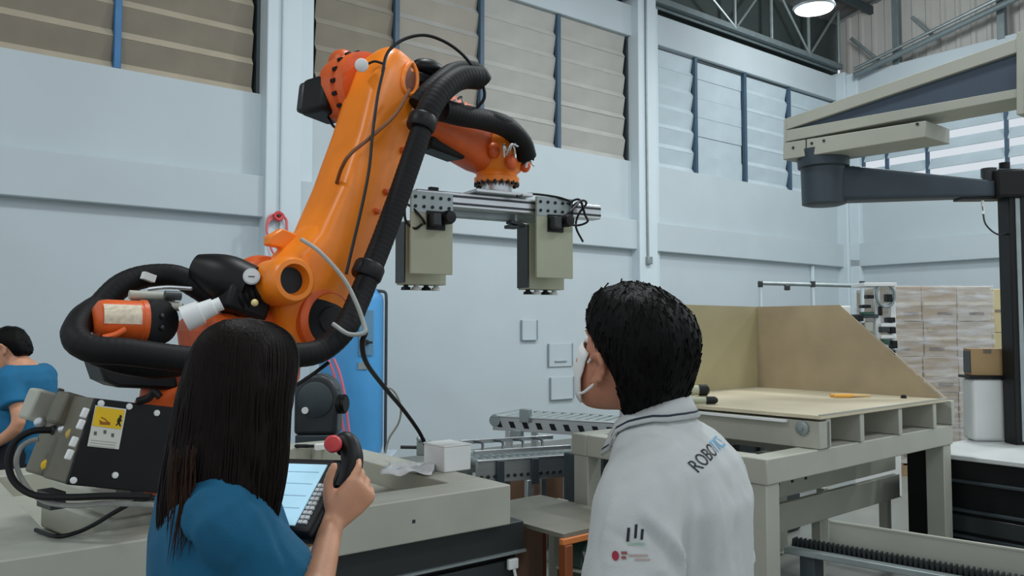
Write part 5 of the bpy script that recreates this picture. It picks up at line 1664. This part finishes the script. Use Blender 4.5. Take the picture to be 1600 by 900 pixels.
def wrinkle(o, amp, scale, seed=0.0, stretch=(1, 1, 1)):
    me = o.data
    ns = [v.normal.copy() for v in me.vertices]
    for v, n_ in zip(me.vertices, ns):
        c = Vector((v.co.x * stretch[0], v.co.y * stretch[1], v.co.z * stretch[2])) * scale
        a = noise.noise(c + Vector((seed, 0, 0)))
        b = noise.noise(c * 2.3 + Vector((0, seed, 5)))
        v.co += n_ * (amp * (1 - 2 * abs(a)) + amp * .4 * b)
    me.update()


def head_matrix(c, yaw, pitch, roll=0.0):
    return Matrix.Translation(Vector(c)) @ Matrix.Rotation(math.radians(yaw), 4, 'Z') @ Matrix.Rotation(math.radians(pitch), 4, 'X') @ Matrix.Rotation(math.radians(roll), 4, 'Y')


def hair_cap(name, M, secs, m, parent, k=1.0, tufts=0, seed=1, e=2.3, tuft_len=.03):
    v = lambda x, y, z: M @ Vector((x * k, y * k, z * k))
    d = lambda x, y, z: M.to_3x3() @ Vector((x * k, y * k, z * k))
    mb = MB().sup([(v(0, (yf + yb) / 2, z), d(hw, 0, 0), d(0, (yf - yb) / 2, 0), e) for z, hw, yf, yb in secs], n=40)
    o = mb.build(name, m, parent)
    s = o.modifiers.new('soft', 'SUBSURF')
    s.levels = s.render_levels = 2
    bake(o)
    wrinkle(o, .003, 22, seed, (1, 1, .5))
    if tufts:
        rnd = random.Random(seed)
        me = o.data
        tm = MB()
        zmin = min(vv.co.z for vv in me.vertices)
        for q in range(tufts):
            vv = me.vertices[rnd.randrange(len(me.vertices))]
            n_ = vv.normal
            dn = (Vector((rnd.uniform(-.25, .25), rnd.uniform(-.25, .25), -1)) - n_ * n_.dot(Vector((0, 0, -1)))).normalized()
            l_ = tuft_len * rnd.uniform(.6, 1.3)
            a = vv.co - n_ * .0015 - dn * l_ * .4
            tm.tube([a, a + dn * l_ * .5 + n_ * .0015, a + dn * l_ + n_ * rnd.uniform(-.003, .002)], lambda f: .0017 * (1.02 - f), n=5, per=3)
        t = tm.build('hair_tufts', m, o)
        t['kind'] = 'stuff'
    return o


# ---------------------------------------------------- the man in the white polo
MAN_H = -60
mn = thing('person', 'man in a white polo with thick black hair and a face mask, seen from behind', 'person', C(0.312, 1.60), HEAD - math.radians(MAN_H) - PI / 2)
MH = head_matrix((-0.006, 0.090, 1.532), -26, 24)
body = MB()
add_head(body, MH, 1.07)
mt_ = ((.80, 0, 0, .150, .105), (.95, 0, 0, .165, .115), (1.08, 0, .005, .150, .108), (1.20, 0, .005, .162, .112), (1.28, 0, -.005, .165, .105), (1.345, 0, .0, .145, .080), (1.40, 0, .022, .092, .060), (1.45, 0, .040, .060, .060), (1.50, 0, .052, .056, .058))
torso(body, mt_)
limb(body, [(0, .025, 1.39), (0, .045, 1.45), (0, .075, 1.53)], [.062, .057, .056])
for sx in (-1, 1):
    sh_, el, wr2 = Vector((sx * .155, .0, 1.295)), Vector((sx * .232, -.01, 1.08)), Vector((sx * .220, .10, .86))
    limb(body, [sh_, el, wr2], [.050, .047, .042, .040, .036, .028])
    add_hand(body, hand_frame(wr2, (wr2 - el).normalized() + Vector((0, .15, 0)), Vector((sx * 1.0, .1, 0)), 'R' if sx > 0 else 'L'), 'R' if sx > 0 else 'L', (.25, .35, .3))
legs(body)
bo = body.build('body', M_SKIN2, mn)
remesh(bo, .006, 4)
head_details(MH, mn, 1.07)
trousers_and_shoes(mn, .095, .90)

polo = MB()
mp_ = ((.80, 0, -.0, .176, .126), (.92, 0, 0, .176, .128), (1.05, 0, -.004, .172, .126), (1.18, 0, -.006, .176, .130), (1.28, 0, -.012, .186, .126), (1.345, 0, -.004, .178, .104), (1.388, 0, .014, .140, .082), (1.418, 0, .030, .092, .070), (1.442, 0, .040, .070, .066))
torso(polo, mp_, 0.0, e=2.4)
for sx in (-1, 1):
    limb(polo, [(sx * .10, .004, 1.340), (sx * .178, .0, 1.300), (sx * .218, -.004, 1.20), (sx * .244, -.004, 1.09)], [.070, .072, .072, .074, .078, .082])
po = polo.build('polo_shirt', M_POLO, mn)
remesh(po, .007, 5)
wrinkle(po, .0085, 7, 3.0, (1, 1, .55))
wrinkle(po, .0016, 24, 8.0, (1, 1, .6))
# folded collar with its dark line
inner, outer, rim = [], [], []
for q in range(41):
    a = math.radians(-68 + 316 * q / 40)      # from the front right round the back to the front left
    a = math.radians(90 + 14 + 332 * q / 40)
    bk_ = (1 - math.sin(a)) / 2                # 1 at the back, 0 at the front
    ca, sa = math.cos(a), math.sin(a)
    fr_ = 1 - bk_
    inner.append(Vector((.063 * ca, .048 + .063 * sa, 1.428 + .042 * bk_ - .030 * fr_)))
    outer.append(Vector((.098 * ca, .042 + (.082 + .020 * fr_) * sa, 1.408 + .018 * bk_ - .062 * fr_ ** 1.5)))
ctree = BVHTree.FromPolygons([v.co.copy() for v in po.data.vertices], [tuple(p.vertices) for p in po.data.polygons])


def outside(p, d):
    h = ctree.find_nearest(p)
    if h[0] and (p - h[0]).dot(h[1]) < d:
        return h[0] + h[1] * d
    return p


outer = [outside(p, .007) for p in outer]
mid = [a.lerp(b, .45) + Vector((0, 0, .016)) for a, b in zip(inner, outer)]
mid = [outside(p, .010) for p in mid]
n_ = len(inner)
cmb = MB()
cmb.add(inner + mid + outer, [(r * n_ + q, r * n_ + q + 1, (r + 1) * n_ + q + 1, (r + 1) * n_ + q) for r in range(2) for q in range(n_ - 1)])
co_ = cmb.build('collar', M_POLO, po, ang=80)
sd = co_.modifiers.new('cloth', 'SOLIDIFY')
sd.thickness = .005
sd.offset = 0
MB().tube([o_ + Vector((0, 0, .006)) + (o_ - i_).normalized() * -.004 + Vector((0, 0, .002)) for i_, o_ in zip(inner, outer)], .0019, n=6, per=1).build('collar_stripe', mat('navy_stripe', (34, 40, 58), 0.8), co_)


def surface(o):
    return BVHTree.FromPolygons([v.co.copy() for v in o.data.vertices], [tuple(p.vertices) for p in o.data.polygons])


def print_on(vs, fs, tree, org, ux, uy, m, name, parent, lift=.0015):
    """lay flat lettering on the cloth: each point is dropped along the plane's normal on to the surface"""
    ux, uy = ux.normalized(), uy.normalized()
    nn_ = ux.cross(uy).normalized()
    import bmesh
    bm = bmesh.new()
    q = [bm.verts.new(v) for v in vs]
    for f in fs:
        try:
            bm.faces.new([q[i] for i in f])
        except ValueError:
            pass
    bmesh.ops.triangulate(bm, faces=bm.faces)
    bmesh.ops.subdivide_edges(bm, edges=[e_ for e_ in bm.edges if e_.calc_length() > .006], cuts=2, use_grid_fill=False)
    bmesh.ops.triangulate(bm, faces=bm.faces)
    out_v = []
    for v in bm.verts:
        p0 = org + ux * v.co.x + uy * v.co.y + nn_ * .12
        hit = tree.ray_cast(p0, -nn_, .4)
        v.co = hit[0] + nn_ * lift if hit[0] else p0 - nn_ * .12
    me = bpy.data.meshes.new(name)
    bm.to_mesh(me)
    bm.free()
    me.materials.append(m)
    o = bpy.data.objects.new(name, me)
    COL.objects.link(o)
    o.parent = parent
    return o




def folds(o, root, Z, segs):
    """soft cloth folds along lines seen on the garment: ridges (+) and valleys (-)"""
    t0 = surface(o)
    eye = L(root, EYE)

    def at(px, py):
        h = t0.ray_cast(eye, (L(root, P(px, py, Z)) - eye).normalized(), 9)
        return h[0]
    lines = [(at(*a), at(*b), amp, wd) for a, b, amp, wd in segs]
    lines = [q for q in lines if q[0] and q[1]]
    ns = [v.normal.copy() for v in o.data.vertices]
    for v, n_ in zip(o.data.vertices, ns):
        d = 0.0
        for a, b, amp, wd in lines:
            ab = b - a
            t = max(0, min(1, (v.co - a).dot(ab) / ab.length_squared))
            r = (v.co - a - ab * t).length
            if r < wd * 3:
                d += amp * math.exp(-(r / wd) ** 2) * (0.35 + 0.65 * math.sin(PI * min(1, max(0, t * .9 + .05))))
        v.co += n_ * d
    o.data.update()


folds(po, mn, 1.6, [((1008, 800), (1062, 868), .010, .011), ((1004, 822), (1050, 880), -.008, .010), ((1046, 830), (1068, 895), .009, .009), ((1030, 735), (1056, 830), -.007, .014),
                    ((960, 790), (940, 860), .006, .010), ((955, 830), (1010, 862), -.004, .008), ((948, 880), (1040, 892), .005, .007), ((1095, 760), (1082, 860), -.009, .014), ((1115, 770), (1108, 880), .008, .013),
                    ((1140, 760), (1146, 880), -.006, .012), ((980, 735), (1055, 700), .004, .012), ((975, 755), (1050, 735), -.004, .010), ((1085, 790), (1075, 895), .008, .010)])
tree = surface(po)
M_INK = mat('black_shirt_print', (24, 30, 40), 0.8)
M_INKB = mat('blue_shirt_print', (96, 170, 214), 0.8, vary=0.2, scale=60)


def hit_local(px, py):
    o_ = L(mn, EYE)
    d_ = (L(mn, P(px, py, 1.6)) - o_).normalized()
    h = tree.ray_cast(o_, d_, 4)
    return h


h1, h2 = hit_local(1089, 741), hit_local(1132, 697)
if h1[0] and h2[0]:
    nrm_ = (h1[1] + h2[1]).normalized()
    ux = (h2[0] - h1[0])
    lw_ = ux.length
    ux.normalize()
    uy = nrm_.cross(ux)
    sz = .036
    v1, f1 = text_mesh('ROBO', sz)
    w1 = max(v.x for v in v1)
    v2, f2 = text_mesh('TICS', sz)
    print_on([Vector((v.x, v.y, 0)) for v in v1], f1, tree, h1[0], ux, uy, M_INK, 'lettering', po)
    print_on([Vector((v.x + w1 + .004, v.y, 0)) for v in v2], f2, tree, h1[0], ux, uy, M_INKB, 'lettering', po)
# marks on the left sleeve: three dark bars, a red round badge with two lines beside it
hb1, hb2 = hit_local(978, 838), hit_local(1006, 838)
if hb1[0] and hb2[0]:
    nrm_ = (hb1[1] + hb2[1]).normalized()
    ux = (hb2[0] - hb1[0])
    L_ = ux.length
    ux.normalize()
    uy = nrm_.cross(ux)
    k_ = L_ / 28.0          # metres for each pixel there
    bar = lambda x, y, w_, h_, sl=0.0: ([Vector((x * k_, y * k_, 0)), Vector(((x + w_) * k_, y * k_, 0)), Vector(((x + w_ + sl) * k_, (y + h_) * k_, 0)), Vector(((x + sl) * k_, (y + h_) * k_, 0))], [(0, 1, 2, 3)])
    for x, y, h_ in ((0, -8, 21), (12, -3, 21), (22, -5, 16)):
        vs, fs = bar(x, y, 4.2, h_, 2.5)
        print_on(vs, fs, tree, hb1[0], ux, uy, M_INK, 'logo_bar', po)
    vs, fs = bar(2, -13, 27, 3.0)
    print_on(vs, fs, tree, hb1[0], ux, uy, mat('pale_green_print', (150, 178, 158), 0.8), 'logo_line', po)
    disc = [Vector(((-17.5 + 5.4 * math.cos(a)) * k_, (-29 + 7.4 * math.sin(a)) * k_, 0)) for a in [2 * PI * q / 16 for q in range(16)]]
    print_on(disc, [tuple(range(16))], tree, hb1[0], ux, uy, mat('crimson_print', (150, 36, 60), 0.8), 'round_badge', po)
    for x, y, w_, h_, m_ in ((-8.5, -27, 9, 4.5, mat('brown_print', (140, 84, 78), 0.8)), (-8.5, -34, 7, 4.5, mat('brown_print', (140, 84, 78), 0.8)), (3, -30, 30, 3, mat('grey_shirt_print', (170, 150, 140), 0.8)), (12, -36, 24, 2.4, mat('grey_shirt_print', (170, 150, 140), 0.8))):
        vs, fs = bar(x, y, w_, h_)
        print_on(vs, fs, tree, hb1[0], ux, uy, m_, 'badge_text', po)

MANHAIR = ((-.092, .022, -.070, -.088), (-.080, .040, -.064, -.098), (-.060, .055, -.062, -.108), (-.036, .070, -.054, -.117), (-.010, .083, -.030, -.126), (.015, .089, .006, -.130), (.038, .093, .070, -.132),
           (.060, .095, .104, -.131), (.085, .092, .109, -.127), (.110, .084, .100, -.115), (.132, .066, .078, -.092), (.147, .040, .046, -.060), (.153, .012, .012, -.028))
hair_cap('hair', MH, MANHAIR, M_HAIRB, mn, 1.04, tufts=1500, seed=4)
v = lambda x, y, z: MH @ Vector((x, y, z))
# face mask: pleated shell over nose and chin, two ear loops
mk_ = MB()
rows = []
for r, z in enumerate((.004, -.014, -.032, -.050, -.068, -.086, -.100)):
    row = []
    for q in range(17):
        a = math.radians(-74 + 148 * q / 16)
        rx_ = .078 - .022 * max(0, (-z - .06) / .06)
        yy_ = .118 + .012 * math.sin((r + .3) * 2.2) * .3 + (.012 if 1 <= r <= 3 else 0) - (.012 if r == 6 else 0)
        row.append(MH @ Vector((rx_ * 1.03 * math.sin(a), (yy_ - .012) * math.cos(a) * .98 + .008, z * 1.05)))
    rows.append(row)
mk_.add([p for r in rows for p in r], [(r * 17 + q, r * 17 + q + 1, (r + 1) * 17 + q + 1, (r + 1) * 17 + q) for r in range(6) for q in range(16)])
ms = mk_.build('face_mask', M_MASK, mn, ang=80)
sd = ms.modifiers.new('cloth', 'SOLIDIFY')
sd.thickness = .003
for sx in (-1, 1):
    for z0, z1, dz in ((-.012, .024, .006), (-.080, -.034, -.010)):
        MB().tube([v(sx * .076, .030, z0), v(sx * .084, .010, (z0 + z1) / 2 + dz), v(sx * .089, -.018, z1)], .0028, n=6).build('ear_loop', M_MASK, ms)

# ---------------------------------------------------- the woman with the pendant
WO_H = 65
wo = thing('person', 'woman with long dark brown hair in a teal shirt, holding the teach pendant', 'person', C(-0.545, 1.57), HEAD - math.radians(WO_H) - PI / 2)
WH = head_matrix((0.025, 0.035, 1.475), 54, -4)
Wl = lambda px, py, Z: LP(wo, px, py, Z)
body = MB()
add_head(body, WH, 0.98)
wt_ = ((.78, 0, 0, .150, .105), (.90, 0, 0, .165, .112), (1.01, 0, .003, .128, .092), (1.12, 0, .006, .134, .098), (1.22, 0, .0, .150, .098), (1.295, 0, -.010, .148, .082), (1.335, 0, -.012, .095, .062), (1.37, 0, -.004, .052, .054), (1.42, 0, .01, .046, .050))
torso(body, wt_)
limb(body, [(0, -.005, 1.32), (0, .008, 1.38), (0, .025, 1.45)], [.056, .048, .048])
rel, rwr = Wl(470, 955, 1.50), Wl(520, 816, 1.715)
limb(body, [(.150, -.010, 1.275), rel, rwr], [.046, .040, .036, .034, .029, .0235])
lel, lwr = Wl(350, 905, 1.75), Wl(426, 862, 1.70)
limb(body, [(-.150, -.010, 1.275), lel, lwr], [.046, .040, .036, .033, .028, .024])
W3 = INV[wo.name].to_3x3()
loc = lambda a, b, c: W3 @ (RGT * a + FWD * b + UP * c)
# right hand closed round the grip: thumb in front, fingers behind
HRm = hand_frame(rwr, loc(.60, .30, .70), loc(.35, -.85, -.25), 'R')
add_hand(body, HRm, 'R', curls=((.45, .55, .35), (.75, .75, .5), (.85, .8, .55), (.95, .8, .55)), spread=.05, thumb=((.024, .018, -.004), (.048, .036, -.008), (.066, .058, -.012), (.076, .084, -.014)))
HLm = hand_frame(lwr, loc(.62, .66, .20), loc(.1, .25, -1.0), 'L')
add_hand(body, HLm, 'L', curls=((.5, .8, .6),) * 4, thumb=((.030, .022, -.004), (.050, .050, -.014), (.050, .078, -.034), (.044, .094, -.046)))
legs(body, .088, .86, .95)
wb_ = body.build('body', M_SKIN, wo)
remesh(wb_, .0052, 3)
head_details(WH, wo, 0.98)
trousers_and_shoes(wo, .088, .86, .95)
# nails of the right hand
top = MB()
sh2 = MB()
ws_ = ((.78, 0, 0, .182, .130), (.90, 0, 0, .184, .134), (1.01, 0, 0, .168, .126), (1.12, 0, 0, .170, .126), (1.22, 0, -.004, .174, .120), (1.285, 0, -.010, .170, .102), (1.325, 0, -.010, .128, .084), (1.352, 0, -.004, .080, .072), (1.365, 0, -.002, .066, .066))
torso(sh2, ws_, 0.0, e=2.4)
for sx, el in ((1, rel), (-1, lel)):
    s0 = Vector((sx * .150, -.010, 1.275))
    limb(sh2, [Vector((sx * .09, -.01, 1.27)), s0, s0.lerp(el, .42), s0.lerp(el, .66)], [.070, .070, .066, .066, .070, .074])
sh_o = sh2.build('shirt', M_TEAL, wo)
remesh(sh_o, .0065, 5)
wrinkle(sh_o, .0058, 8, 11.0, (1, 1, .7))
folds(sh_o, wo, 1.5, [((372, 765), (440, 880), .007, .011), ((392, 772), (452, 890), -.007, .010), ((345, 770), (385, 890), -.006, .013), ((322, 780), (330, 890), .007, .013), ((300, 800), (296, 890), -.007, .012),
                       ((400, 800), (360, 880), .005, .010), ((275, 800), (268, 890), .006, .012)])
wtree = surface(sh_o)


def hit_w(px, py):
    o_ = L(wo, EYE)
    return wtree.ray_cast(o_, (L(wo, P(px, py, 1.5)) - o_).normalized(), 4)


g1_, g2_ = hit_w(246, 790), hit_w(254, 755)
if g1_[0] and g2_[0]:
    nrm_ = (g1_[1] + g2_[1]).normalized()
    ux = (g2_[0] - g1_[0]).normalized()
    uy = nrm_.cross(ux)
    for q in range(5):
        vs = [Vector((.011 * q, 0, 0)), Vector((.011 * q + .007, 0, 0)), Vector((.011 * q + .007, .013, 0)), Vector((.011 * q, .013, 0))]
        print_on(vs, [(0, 1, 2, 3)], wtree, g1_[0], ux, uy, mat('white_shirt_print', (196, 206, 208), 0.8), 'back_print', sh_o)

# long hair: a fall from the crown over the shoulders, then separate strands
SE = []
WHAIR = ((.142, .012, .02, -.03), (.136, .040, .052, -.060), (.122, .066, .080, -.084), (.100, .084, .094, -.102), (.070, .094, .098, -.114), (.035, .099, .080, -.120), (.0, .102, .052, -.124), (-.04, .104, .036, -.126), (-.08, .106, .026, -.128), (-.12, .108, .016, -.132),
         (-.16, .108, .006, -.136), (-.20, .104, -.006, -.138), (-.24, .096, -.026, -.138), (-.275, .082, -.050, -.134), (-.30, .060, -.072, -.128), (-.32, .030, -.09, -.122))
hw_ = hair_cap('hair', WH, WHAIR[::-1], M_HAIRBR, wo, 1.0, tufts=0, seed=9, e=2.2)
rnd = random.Random(12)
st = MB()
for q in range(420):
    a = rnd.uniform(-PI * 1.08, PI * .08)          # round the back, from the right cheek to the left cheek
    pts = []
    sway = rnd.uniform(-.010, .010)
    endi = rnd.choice((0, 0, 1, 1, 2, 3))
    for z, hw, yf, yb in WHAIR[1:len(WHAIR) - endi]:
        cy, ry = (yf + yb) / 2, (yf - yb) / 2
        f = max(0, (.10 - z) / .42)
        k_ = 1.015 + .03 * math.sin(q + z * 22) * f
        keep = max(hw, .075 if f > .8 else hw)
        if z > .11:
            k_ = 1.01
        pts.append(WH @ Vector((keep * k_ * math.cos(a) + sway * f, cy + ry * k_ * math.sin(a), z)))
    last = pts[-1]
    pts.append(last + Vector((rnd.uniform(-.008, .008), rnd.uniform(-.008, .008), -rnd.uniform(.015, .075))))
    st.tube(pts, lambda f: .0024 * (1.02 - f ** 3), n=5, per=2)
so_ = st.build('hair_strands', M_HAIRBR, hw_)
so_['kind'] = 'stuff'
tipm = MB()
for q in range(34):                               # lighter ends over the left shoulder blade
    x0 = rnd.uniform(262, 300)
    a = Wl(x0 + 6, rnd.uniform(690, 750), 1.40 + rnd.uniform(0, .02))
    b = Wl(x0 + rnd.uniform(-10, 6), 800 + rnd.uniform(-20, 20), 1.395)
    c = Wl(x0 + rnd.uniform(-22, 0), 860 + rnd.uniform(-40, 30), 1.395)
    tipm.tube([a, b, c], lambda f: .0018 * (1.02 - f ** 2), n=5, per=4)
to_ = tipm.build('hair_ends', M_HAIRTIP, hw_)
to_['kind'] = 'stuff'

# ---------------------------------------------------- teach pendant in her hands
TRc, BRc = P(511, 726, 1.80), P(460, 820, 1.69)
ey = (TRc - BRc).normalized()
ex = RGT * .87 - FWD * .47 - UP * .06
ex = (ex - ey * ex.dot(ey)).normalized()
ez = ex.cross(ey)
hgt = (TRc - BRc).length
PM = Matrix((ex, ey, ez)).transposed().to_4x4()
PM.translation = (TRc + BRc) / 2
pd = bpy.data.objects.new('teach_pendant', None)
COL.objects.link(pd)
pd.matrix_basis = PM
INV[pd.name] = PM.inverted()
tag(pd, "black robot teach pendant with a pale blue screen, held in the woman's hands", 'controller')
SWD = 0.135
MB().box((-SWD / 2 + .012, 0, -.021), (SWD + .075, hgt + .045, .036)).build('housing', M_BLACK, pd, bevel=.012, seg=3)
m_scr = mat('lit_screen', (176, 214, 232), 0.25, vary=0.04, scale=8, emit=((168, 214, 234), 0.5))
scr = MB().box((-SWD / 2, 0, -.0015), (SWD, hgt, .003)).build('screen', m_scr, pd)
for k in range(4):
    MB().box((-SWD / 2, hgt * (.36 - .2 * k), .0002), (SWD * .86, .0016, .0006)).build('screen_line', mat('screen_grey', (140, 176, 196), 0.4, emit=((130, 170, 190), 0.2)), scr)
for k in range(9):
    for c in range(2):
        MB().box((.010 + c * .011, -hgt / 2 + .008 + k * hgt * .074, -.001), (.0092, hgt * .052, .006)).build('key', M_WHITE, pd, bevel=.001)
gh = LP(pd, 545, 735, 1.70)
ga0, ga1 = LP(pd, 541, 686, 1.74), LP(pd, 546, 752, 1.70)
MB().tube([LP(pd, 524, 700, 1.805), LP(pd, 541, 690, 1.805), LP(pd, 550, 712, 1.787), LP(pd, 547, 740, 1.77), LP(pd, 536, 764, 1.755)], lambda f: .019 + .005 * math.sin(f * PI), n=16).build('grip', M_BLACK, pd)
es = LP(pd, 521, 694, 1.78)
de = (LP(pd, 505, 688, 1.5) - es).normalized()
eb = MB().lathe(es, de, [(-.03, .012), (-.006, .013), (0.0, .015)], n=20).build('stop_collar', M_BLACK, pd)
MB().lathe(es, de, [(0, .012), (.006, .0185), (.016, .019), (.022, .015), (.024, .004)], n=24).build('stop_button', M_RED, eb)

# ---------------------------------------------------- worker at the far left
bg_ = thing('person', 'man in a blue shirt looking down, at the left edge behind the robot', 'person', C(-2.93, 5.0), HEAD - math.radians(-88) - PI / 2)
BH = head_matrix((0.0, 0.12, 1.475), 0, -24)
body = MB()
add_head(body, BH, 1.03)
bt_ = ((.80, 0, 0, .150, .105), (.95, 0, 0, .160, .112), (1.08, 0, .0, .150, .108), (1.20, 0, .0, .162, .112), (1.29, 0, .005, .172, .108), (1.345, 0, .012, .150, .090), (1.38, 0, .03, .085, .070), (1.42, 0, .055, .056, .058))
torso(body, bt_)
limb(body, [(0, .03, 1.35), (0, .06, 1.40), (0, .10, 1.46)], [.062, .056, .054])
for sx, el, wr2 in ((-1, Vector((-.235, -.10, 1.06)), Vector((-.22, .06, .92))), (1, Vector((.235, .08, 1.03)), Vector((.18, .28, .92)))):
    limb(body, [(sx * .17, .01, 1.30), el, wr2], [.055, .047, .041, .038, .033, .027])
    add_hand(body, hand_frame(wr2, (wr2 - el), Vector((sx * .4, 0, .9)), 'R' if sx > 0 else 'L'), 'R' if sx > 0 else 'L', (.35, .45, .4))
legs(body)
remesh(body.build('body', M_SKIN, bg_), .008, 4)
head_details(BH, bg_, 1.03)
trousers_and_shoes(bg_, .095, .90)
sh3 = MB()
torso(sh3, [(z, cx, cy, rx + .022, ry + .022) for z, cx, cy, rx, ry in bt_[:-1]], e=2.4)
for sx, el in ((-1, Vector((-.235, -.10, 1.06))), (1, Vector((.235, .08, 1.03)))):
    s0 = Vector((sx * .17, .01, 1.30))
    limb(sh3, [Vector((sx * .10, .01, 1.29)), s0, s0.lerp(el, .4), s0.lerp(el, .62)], [.078, .078, .074, .074, .078])
s3 = sh3.build('shirt', mat('blue_work_shirt', (20, 104, 146), 0.85, vary=0.08, scale=8), bg_)
remesh(s3, .009, 4)
wrinkle(s3, .004, 9, 5.0)
MB().prism([(-.10, .150, .86), (.10, .150, .86), (.09, .150, 1.26), (-.09, .150, 1.26)], (0, .012, 0)).build('pale_front_panel', mat('pale_blue_cloth', (120, 180, 214), 0.85), bg_, bevel=.004)
t3 = surface(s3)
o_ = L(bg_, EYE)
h_ = t3.ray_cast(o_, (L(bg_, P(66, 566, 5.0)) - o_).normalized(), 9)
if h_[0]:
    ux = Vector((0, -1, -.35)).normalized()
    for q in range(4):
        vs = [Vector((.022 * q, 0, 0)), Vector((.022 * q + .014, 0, 0)), Vector((.022 * q + .014, .026, 0)), Vector((.022 * q, .026, 0))]
        print_on(vs, [(0, 1, 2, 3)], t3, h_[0], ux, h_[1].cross(ux), mat('white_shirt_print', (196, 206, 208), 0.8), 'back_print', s3)
BHAIR = ((-.075, .050, -.045, -.096), (-.05, .066, -.030, -.106), (-.02, .076, -.020, -.112), (.01, .081, -.004, -.114), (.035, .083, .060, -.114), (.06, .082, .098, -.110), (.085, .074, .092, -.100), (.108, .056, .066, -.078), (.124, .030, .034, -.046), (.13, .01, .01, -.02))
hair_cap('hair', BH, BHAIR, M_HAIRB, bg_, 1.05, tufts=200, seed=6)
